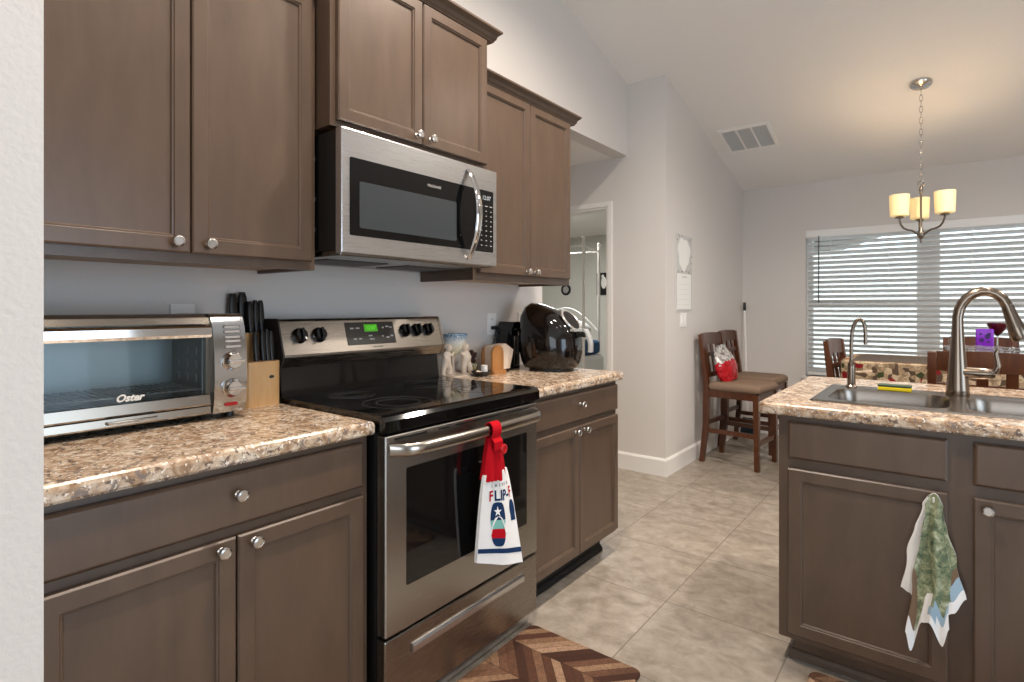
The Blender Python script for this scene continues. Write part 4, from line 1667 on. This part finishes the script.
# ------------------------------------------------------------------ chairs
def chair_builder(label, loc, rz):
    t_ = thing('dining_chair', label, 'chair', loc, rz, 'dark wood counter height dining chairs', local=True)
    # faces +x; back at -x
    for sy in (-1, 1):
        y = sy * .19
        lg_ = MB()
        lg_.beam((-.235, y, 0), (-.200, y, .30), .034, .034, (0, 1, 0), .036, .042)
        lg_.beam((-.200, y, .30), (-.195, y, .62), .036, .042, (0, 1, 0), .036, .044)
        lg_.beam((-.195, y, .62), (-.245, y, 1.035), .036, .044, (0, 1, 0), .034, .030)
        build('leg', lg_, M['chair'], t_)
        build('leg', MB().beam((.205, y, 0), (.200, y, .585), .034, .034, (0, 1, 0), .042, .042), M['chair'], t_)
    ap = MB()
    ap.box(-.18, .185, -.205, -.183, .535, .592).box(-.18, .185, .183, .205, .535, .592).box(.187, .212, -.17, .17, .535, .592).box(-.21, -.19, -.17, .17, .535, .592)
    build('apron', ap, M['chair'], t_)
    st = MB()
    st.box(-.19, .19, -.198, -.180, .245, .280).box(-.19, .19, .180, .198, .245, .280).box(.192, .212, -.172, .172, .19, .225).box(-.215, -.195, -.172, .172, .30, .335)
    build('stretcher', st, M['chair'], t_)
    sR = []
    for i_, z in ((.010, .592), (0, .600), (0, .628), (.010, .645), (.035, .655)):
        sR.append([(p[0], p[1], z) for p in rrect(-.185 + i_, .235 - i_, -.215 + i_, .215 - i_, .045 - i_ * .5, 5)])
    build('seat_cushion', MB().rings(sR), M['tanseat'], t_, autos=60)

    def bx(z):
        return -.195 - (z - .62) / .415 * .05
    cr = MB()
    n = 10
    R = []
    for k in range(n + 1):
        yy = -.172 + .344 * k / n
        cv = -.016 * cos((yy / .172) * pi / 2)
        R.append([(bx(.945) + cv - .009, yy, .945), (bx(.945) + cv + .009, yy, .945), (bx(1.04) + cv + .009, yy, 1.040 + .006 * cos(yy / .172 * pi / 2)), (bx(1.04) + cv - .009, yy, 1.040 + .006 * cos(yy / .172 * pi / 2))])
    cr.rings(R, True, True, 0, False)
    build('crest_rail', cr, M['chair'], t_)
    build('back_rail', MB().box(bx(.70) - .010, bx(.70) + .010, -.172, .172, .685, .725), M['chair'], t_)
    build('back_rail', MB().box(bx(.87) - .014, bx(.87) + .006, -.172, .172, .852, .884), M['chair'], t_)
    for yy in (-.105, 0, .105):
        build('slat', MB().beam((bx(.72) - .003, yy, .72), (bx(.95) - .010, yy, .955), .044, .010, (0, 1, 0)), M['chair'], t_)
    return t_


ch = chair_builder('dark wood chair with red bag on its tan seat, by the side wall', (.632, 4.70, 0), radians(-6))
copy_tree(ch, (.59, 5.28, 0), radians(-4), 'dark wood chair with empty tan seat in the far corner')
copy_tree(ch, (2.085, 3.66, 0), radians(90), 'dark wood chair seen from behind, just beyond the island sink')
copy_tree(ch, (2.14, 4.93, 0), radians(-90), 'dark wood chair across the dining table, nearest the window')
copy_tree(ch, (1.597, 4.27, 0), radians(-5), 'dark wood chair at the left end of the dining table')

# bag on the seat
bg_ = MB()
R = []
nB = 26
for k in range(15):
    s_ = k / 14
    z = s_ * .285
    hw_ = .150 * (.72 + .5 * sin(pi * min(1, s_ * .9 + .1)) * .6) * (1 if s_ < .9 else .95)
    th_ = .066 * max(.10, sin(pi * min(1, s_ * .85 + .22)) ** .8)
    ring = []
    for i in range(nB):
        a = 2 * pi * i / nB
        wob = 1 + .10 * sin(5 * a + 7 * s_) * (.3 + s_) + .06 * sin(9 * a - 5 * s_)
        ring.append((th_ * cos(a) * wob, hw_ * sin(a) * (1 + .03 * sin(4 * a + 9 * s_)), z + .014 * sin(a * 2 + 1) * s_))
    R.append(ring)
bg_.rings(R)
rm = Matrix.Rotation(radians(-14), 3, 'Y') @ Matrix.Rotation(radians(10), 3, 'X')
bo_ = build('foil_bag', bg_, M['bag'])
bo_.location = (.548, 4.715, .657)
bo_.rotation_euler = (radians(7), radians(-15), radians(-8))
tag(bo_, 'crinkled red and silver foil bag leaning on a chair back', 'bag')

# ------------------------------------------------------------------ dining table, cloth, things on it
TX0, TX1, TY0, TY1, TTZ = 1.438, 3.05, 3.92, 4.62, .925
dtb = thing('dining_table', 'dark counter height dining table under the printed cloth', 'table', (2.26, 4.27, 0))
build('tabletop', MB().prism(rrect(TX0, TX1, TY0, TY1, .10, 6), 'z', TTZ - .035, TTZ), M['chair'], dtb)
build('apron', MB().box(TX0 + .10, TX1 - .10, TY0 + .10, TY1 - .10, TTZ - .12, TTZ - .035), M['chair'], dtb)
for x in (TX0 + .13, TX1 - .13):
    for y in (TY0 + .07, TY1 - .07):
        build('leg', MB().beam((x, y, 0), (x, y, TTZ - .12), .06, .06, (1, 0, 0), .09, .09), M['chair'], dtb)
cl = MB()
pr = []
NC = 8


def skirt(i, z, wave=0.0):
    ring = rrect(TX0 - i, TX1 + i, TY0 - i, TY1 + i, .10 + i, NC)
    # dense ring
    out = []
    for k in range(len(ring)):
        a, b_ = ring[k], ring[(k + 1) % len(ring)]
        n = max(1, round(math.dist(a, b_) / .05))
        n = {True: 26, False: n}[False] if False else n
        for j in range(n):
            out.append((a[0] + (b_[0] - a[0]) * j / n, a[1] + (b_[1] - a[1]) * j / n))
    return out


base_ = skirt(.003, 0)
cxT, cyT = (TX0 + TX1) / 2, (TY0 + TY1) / 2


def offs(i, z, wv):
    out = []
    for k, p in enumerate(base_):
        a, b_ = base_[k - 1], base_[(k + 1) % len(base_)]
        tx_, ty_ = b_[0] - a[0], b_[1] - a[1]
        L_ = math.hypot(tx_, ty_)
        nx, ny = ty_ / L_, -tx_ / L_
        d_ = i + wv * sin(k * .9)
        out.append((p[0] + nx * d_, p[1] + ny * d_, z))
    return out


R = [offs(-.05, TTZ + .003, 0), offs(-.002, TTZ + .003, 0), offs(.004, TTZ - .002, 0), offs(.006, TTZ - .05, .003), offs(.010, TTZ - .13, .007), offs(.014, TTZ - .22, .011)]
cl.rings(R, False, False, 0, True)
cl.f.append(list(range(len(base_)))); cl.mi.append(1); cl.sm.append(False)
solo('tablecloth', cl, [M['quilt'], M['cloth_field']], 'tan red and green printed tablecloth draped over the dining table', 'tablecloth', (2.26, 4.27, TTZ))
ZT = TTZ + .0035
cb = thing('crystal_bowl', 'wide clear crystal bowl on the dining table', 'bowl', (2.108, 4.22, ZT), local=True)
R = []
nb = 48
for (r_, z) in ((.05, 0), (.055, .004), (.115, .035), (.158, .075), (.170, .092), (.163, .092), (.151, .073), (.108, .038), (.045, .012)):
    R.append([((r_ + (.004 if i % 2 else -.003) * (z > .02)) * cos(2 * pi * i / nb), (r_ + (.004 if i % 2 else -.003) * (z > .02)) * sin(2 * pi * i / nb), z + (.006 * (i % 4 == 0) if z > .09 else 0)) for i in range(nb)])
build('bowl', MB().rings(R, True, True, 0, False), M['crystal'], cb)
pv = thing('candle_holder', 'square purple glass candle holder behind the crystal bowl', 'candle holder', (2.135, 4.44, ZT), local=True)
build('glass', MB().box(-.042, .042, -.042, .042, 0, .195, .006), M['purple'], pv)
fl = MB()
for (a, z, r_) in ((.012, .150, .014), (-.014, .128, .012), (.020, .165, .008), (-.02, .165, .006), (0.016, .118, .007)):
    fl.lathe([(r_, -.0434), (r_, -.0426)], (a, 0, z), 'y', 12)
build('flower_motif', fl, M['purpledark'], pv)
wg = thing('wine_goblet', 'stemmed goblet of dark red wine behind the candle holder', 'goblet', (2.20, 4.535, ZT), local=True)
build('bowl', MB().lathe([(.006, .150), (.012, .156), (.035, .185), (.050, .215), (.052, .228), (.049, .226), (.001, .222)], (0, 0, 0), 'z', 24), M['wine'], wg)
build('stem', MB().lathe([(.036, 0), (.034, .003), (.006, .010), (.004, .02), (.004, .145), (.007, .152)], (0, 0, 0), 'z', 20), M['crystal'], wg)

# ------------------------------------------------------------------ wall calendar, broom, vent, thermostat-free wall
cal = thing('wall_calendar', 'grey and white wall calendar hanging on the side wall', 'calendar', (.31, 4.31, 1.235))
build('back_sheet', MB().box(.3105, .316, 4.145, 4.475, 1.222, 1.825), M['lightprint'], cal)
build('month_page', MB().box(.316, .318, 4.165, 4.455, 1.240, 1.520), M['paper'], cal)
gr = MB()
for r_ in range(5):
    z = 1.275 + r_ * .040
    gr.box(.318, .3184, 4.18, 4.44, z, z + .0016)
gr.box(.318, .3184, 4.26, 4.36, 1.490, 1.500)
build('date_grid', gr, M['lightprint'], cal)
blob = []
for k in range(40):
    a = 2 * pi * k / 40
    r_ = 1 + .10 * sin(3 * a + .5) + .05 * sin(7 * a)
    blob.append((4.305 + .125 * r_ * cos(a), 1.680 + .125 * r_ * sin(a)))
build('picture', MB().prism(blob, 'x', .316, .3175), M['paper'], cal)
sc_ = MB()
for k in range(46):
    yy, zz = random.uniform(4.15, 4.47), random.choice([random.uniform(1.525, 1.56), random.uniform(1.78, 1.82), random.uniform(1.53, 1.82)])
    if math.hypot(yy - 4.305, zz - 1.68) < .14:
        continue
    sc_.box(.316, .3168, yy - .008, yy + .008, zz - .006, zz + .006)
build('pattern', sc_, M['print'], cal)

bm2 = thing('broom', 'white handled broom standing in the far corner', 'broom', (.36, 5.84, 0))
build('handle', MB().tube([(.385, 5.83, .14), (.345, 5.878, 1.27)], .0115, 12), M['white'], bm2)
build('grip', MB().tube([(.3465, 5.876, 1.225), (.344, 5.879, 1.305)], .014, 12), M['black'], bm2)
build('socket', MB().box(.335, .435, 5.81, 5.85, .11, .155, .01), M['dk'], bm2)
brs = MB()
for k in range(40):
    x = .338 + .094 * (k % 10) / 9
    y = 5.815 + .03 * (k // 10) / 3
    brs.beam((x, y, .115), (x + (x - .385) * .7, y + (y - 5.83) * .6, 0.002), .006, .006)
build('bristles', brs, mat('bristle_blue', '3A4654', .8), bm2)

al = math.atan(.27)
vz = 2.451 + .27 * (5.93 - 4.985)
vt = thing('ceiling_vent', 'white return air grille on the sloped ceiling', 'vent', (.62, 4.985, vz), 0, None, True, -al)
v_ = MB()
v_.box(-.205, .205, -.195, -.165, -.014, -.001).box(-.205, .205, .165, .195, -.014, -.001).box(-.205, -.178, -.165, .165, -.014, -.001).box(.178, .205, -.165, .165, -.014, -.001)
v_.box(-.068, -.052, -.165, .165, -.014, -.001).box(.052, .068, -.165, .165, -.014, -.001)
build('frame', v_, M['white'], vt)
v_ = MB()
for (a, b_) in ((-.178, -.068), (-.052, .052), (.068, .178)):
    for k in range(24):
        y = -.16 + k * .0137
        v_.add([(a, y, -.004), (b_, y, -.004), (b_, y + .008, -.011), (a, y + .008, -.011)], [(0, 1, 2, 3)])
        v_.box(a, b_, y, y + .0015, -.011, -.004)
build('louvers', v_, M['lightprint'], vt)
build('filter', MB().box(-.19, .19, -.175, .175, -.0035, -.0015), M['print'], vt)

# ------------------------------------------------------------------ window blind
bd = thing('window_blind', 'white horizontal slat blind over the dining window', 'blind', (1.83, 5.93, .62))
bx0, bx1 = .905, 2.755
build('headrail', MB().box(bx0 - .012, bx1 + .012, 5.922, 5.984, 1.918, 1.988, .004), M['slat'], bd)
sl = MB()
tilt = radians(30)
zz = 1.905
nsl = 0
while zz > .665:
    c_, s_ = .0255 * cos(tilt), .0255 * sin(tilt)
    y0 = 5.953
    n_ = Vector((0, s_, c_)).normalized()
    prof = []
    for k in range(5):
        q = (k - 2) / 2
        prof.append((y0 + q * c_ , zz - q * s_ + .002 * (1 - q * q)))
    poly = prof + [(a, b_ - .0026) for a, b_ in prof[::-1]]
    sl.prism(poly, 'x', bx0 + .004, bx1 - .004)
    zz -= .0455
    nsl += 1
build('slats', sl, M['slat'], bd)
build('bottom_rail', MB().box(bx0 + .004, bx1 - .004, 5.932, 5.975, .615, .640, .004), M['slat'], bd)
lc = MB()
for x in (1.10, 1.55, 2.12, 2.55):
    for y in (5.9265, 5.9795):
        lc.tube([(x, y, 1.93), (x, y, .632)], .0012, 5)
build('ladder_cords', lc, M['slat'], bd)
build('tilt_wand', MB().tube([(1.005, 5.915, 1.93), (1.003, 5.912, 1.30)], .0045, 8), M['dk'], bd)

# ------------------------------------------------------------------ chandelier
hx_, hy_ = 1.816, 4.70
zc_ = 2.451 + .27 * (5.93 - hy_)
cn = thing('chandelier', 'three light nickel chandelier hanging over the dining table', 'chandelier', (hx_, hy_, zc_))
cno = MB().lathe([(.066, 0), (.066, -.006), (.058, -.018), (.030, -.026), (.010, -.030), (.008, -.045), (.002, -.046)], (0, 0, 0), 'z', 28)
ra = Matrix.Rotation(-al, 3, 'X')
cno.xf(lambda x, y, z: Vector((hx_, hy_, zc_ - .001)) + ra @ Vector((x, y, z)))
build('canopy', cno, M['knob'], cn)
chn = MB()
ztop_, zbot_ = zc_ - .045, 2.12
nl = 16
for k in range(nl):
    z = ztop_ - (ztop_ - zbot_) * (k + .5) / nl
    ln = (ztop_ - zbot_) / nl * .5 + .005
    pts_ = []
    for i in range(17):
        a = 2 * pi * i / 16
        u_, w_ = .009 * cos(a), ln * sin(a)
        pts_.append((hx_ + (u_ if k % 2 else 0), hy_ + (0 if k % 2 else u_), z + w_))
    chn.tube(pts_, .0022, 6, cap=False)
build('chain', chn, M['knob'], cn)
lpz = MB()
lpz.tube([(hx_ + .016 * cos(2 * pi * i / 16), hy_, 2.098 + .016 * sin(2 * pi * i / 16)) for i in range(17)], .004, 8, cap=False)
lpz.lathe([(.004, 2.082), (.009, 2.075), (.012, 2.05), (.008, 2.03), (.0065, 2.02), (.0065, 1.80), (.012, 1.785), (.020, 1.765), (.022, 1.745), (.014, 1.728), (.007, 1.72), (.009, 1.708), (.006, 1.697), (.001, 1.693)], (hx_, hy_, 0), 'z', 16)
build('stem', lpz, M['bronze'], cn)
AR = .142
for ang in (95, 215, -25):
    a = radians(ang)

    def rp(r_, z):
        return (hx_ + r_ * cos(a), hy_ + r_ * sin(a), z)
    am = build('arm', MB().tube([rp(.015, 1.748), rp(.035, 1.762), rp(.060, 1.778), rp(.090, 1.783), rp(.115, 1.795), rp(.132, 1.818), rp(.140, 1.845), rp(AR, 1.862)], .0065, 10).lathe([(.012, 1.858), (.026, 1.862), (.028, 1.868), (.022, 1.874), (.012, 1.878)], rp(AR, 0), 'z', 16), M['bronze'], cn)
    R = []
    prof = [(.016, 1.876), (.050, 1.876), (.054, 1.880), (.057, 1.95), (.059, 2.020), (.056, 2.020), (.054, 1.95), (.051, 1.884), (.014, 1.882)]
    shd = build('lamp_shade', MB().lathe(prof, rp(AR, 0), 'z', 28, cap=False), M['shade'], cn)
    L_ = bpy.data.lights.new('chandelier_bulb', 'POINT')
    L_.energy = 2.4
    L_.color = (1.0, .86, .66)
    L_.shadow_soft_size = .025
    lo = bpy.data.objects.new('chandelier_bulb', L_)
    lo.location = rp(AR, 1.965)
    COL.objects.link(lo)

# ------------------------------------------------------------------ bedroom seen through the doorway
bd_ = thing('canopy_bed', 'white metal canopy bed seen through the bedroom doorway', 'bed', (-2.2, 5.9, 0))
pst = [(-1.16, 5.25), (-1.36, 5.95), (-3.3, 5.25), (-3.3, 5.95)]
for (x, y) in pst:
    build('post', MB().tube([(x, y, 0), (x, y, 2.0)], .016, 10).ell((x, y, 2.015), (.022, .022, .022)), M['white'], bd_)
rl = MB()
for a_, b_ in ((0, 1), (1, 3), (3, 2), (2, 0)):
    p, q_ = pst[a_], pst[b_]
    rl.tube([(p[0], p[1], 1.93), (q_[0], q_[1], 1.93)], .010, 8)
    rl.tube([(p[0], p[1], .40), (q_[0], q_[1], .40)], .014, 8)
build('rail', rl, M['white'], bd_)
hbp = [(-1.38 - .7 * k / 16, 5.97, 1.05 + .18 * sin(pi * k / 16)) for k in range(17)]
build('headboard', MB().tube([(-1.36, 5.96, .42)] + [(-1.36 - .012 * k * 10 * .5, 5.96, .95 + .30 * sin(pi * k / 16)) for k in range(17)], .009, 8), M['white'], bd_)
build('mattress', MB().box(-3.22, -1.26, 5.30, 5.92, .42, .70, .05, 0, 4), M['bedwhite'], bd_)
q_ = MB()
q_.box(-2.9, -1.30, 5.32, 5.90, .702, .87, .05, 0, 4)
solo('quilt', q_, M['blue'], 'folded dark blue quilt on the canopy bed', 'quilt', (-2, 5.6, .702))
p_ = MB()
p_.ell((-1.55, 5.65, .991), (.22, .22, .12), n=20)
solo('bed_pillow', p_, M['bedwhite'], 'white pillow on top of the blue quilt', 'pillow', (-1.55, 5.65, .871))
pc = thing('round_wall_plaque', 'small round black plaque on the bedroom wall', 'wall decor', (-3.13, 8.0, 1.55))
build('ring', MB().lathe([(.085, -.012), (.098, -.006), (.098, 0), (.06, 0), (.06, -.012), (.085, -.012)], (-3.13, 7.999, 1.56), 'y', 28, cap=False), M['black'], pc)
build('backing', MB().lathe([(.062, -.004), (.062, 0)], (-3.13, 7.999, 1.56), 'y', 24), M['grey'], pc)
pc = thing('black_picture', 'small black picture with white figure on the bedroom wall', 'picture', (-2.42, 8.0, 1.5))
build('panel', MB().box(-2.53, -2.31, 7.98, 7.999, 1.46, 1.82, .004), M['black'], pc)
build('figure', MB().ell((-2.40, 7.978, 1.66), (.05, .006, .10)).ell((-2.42, 7.978, 1.76), (.025, .006, .03)), M['white'], pc)
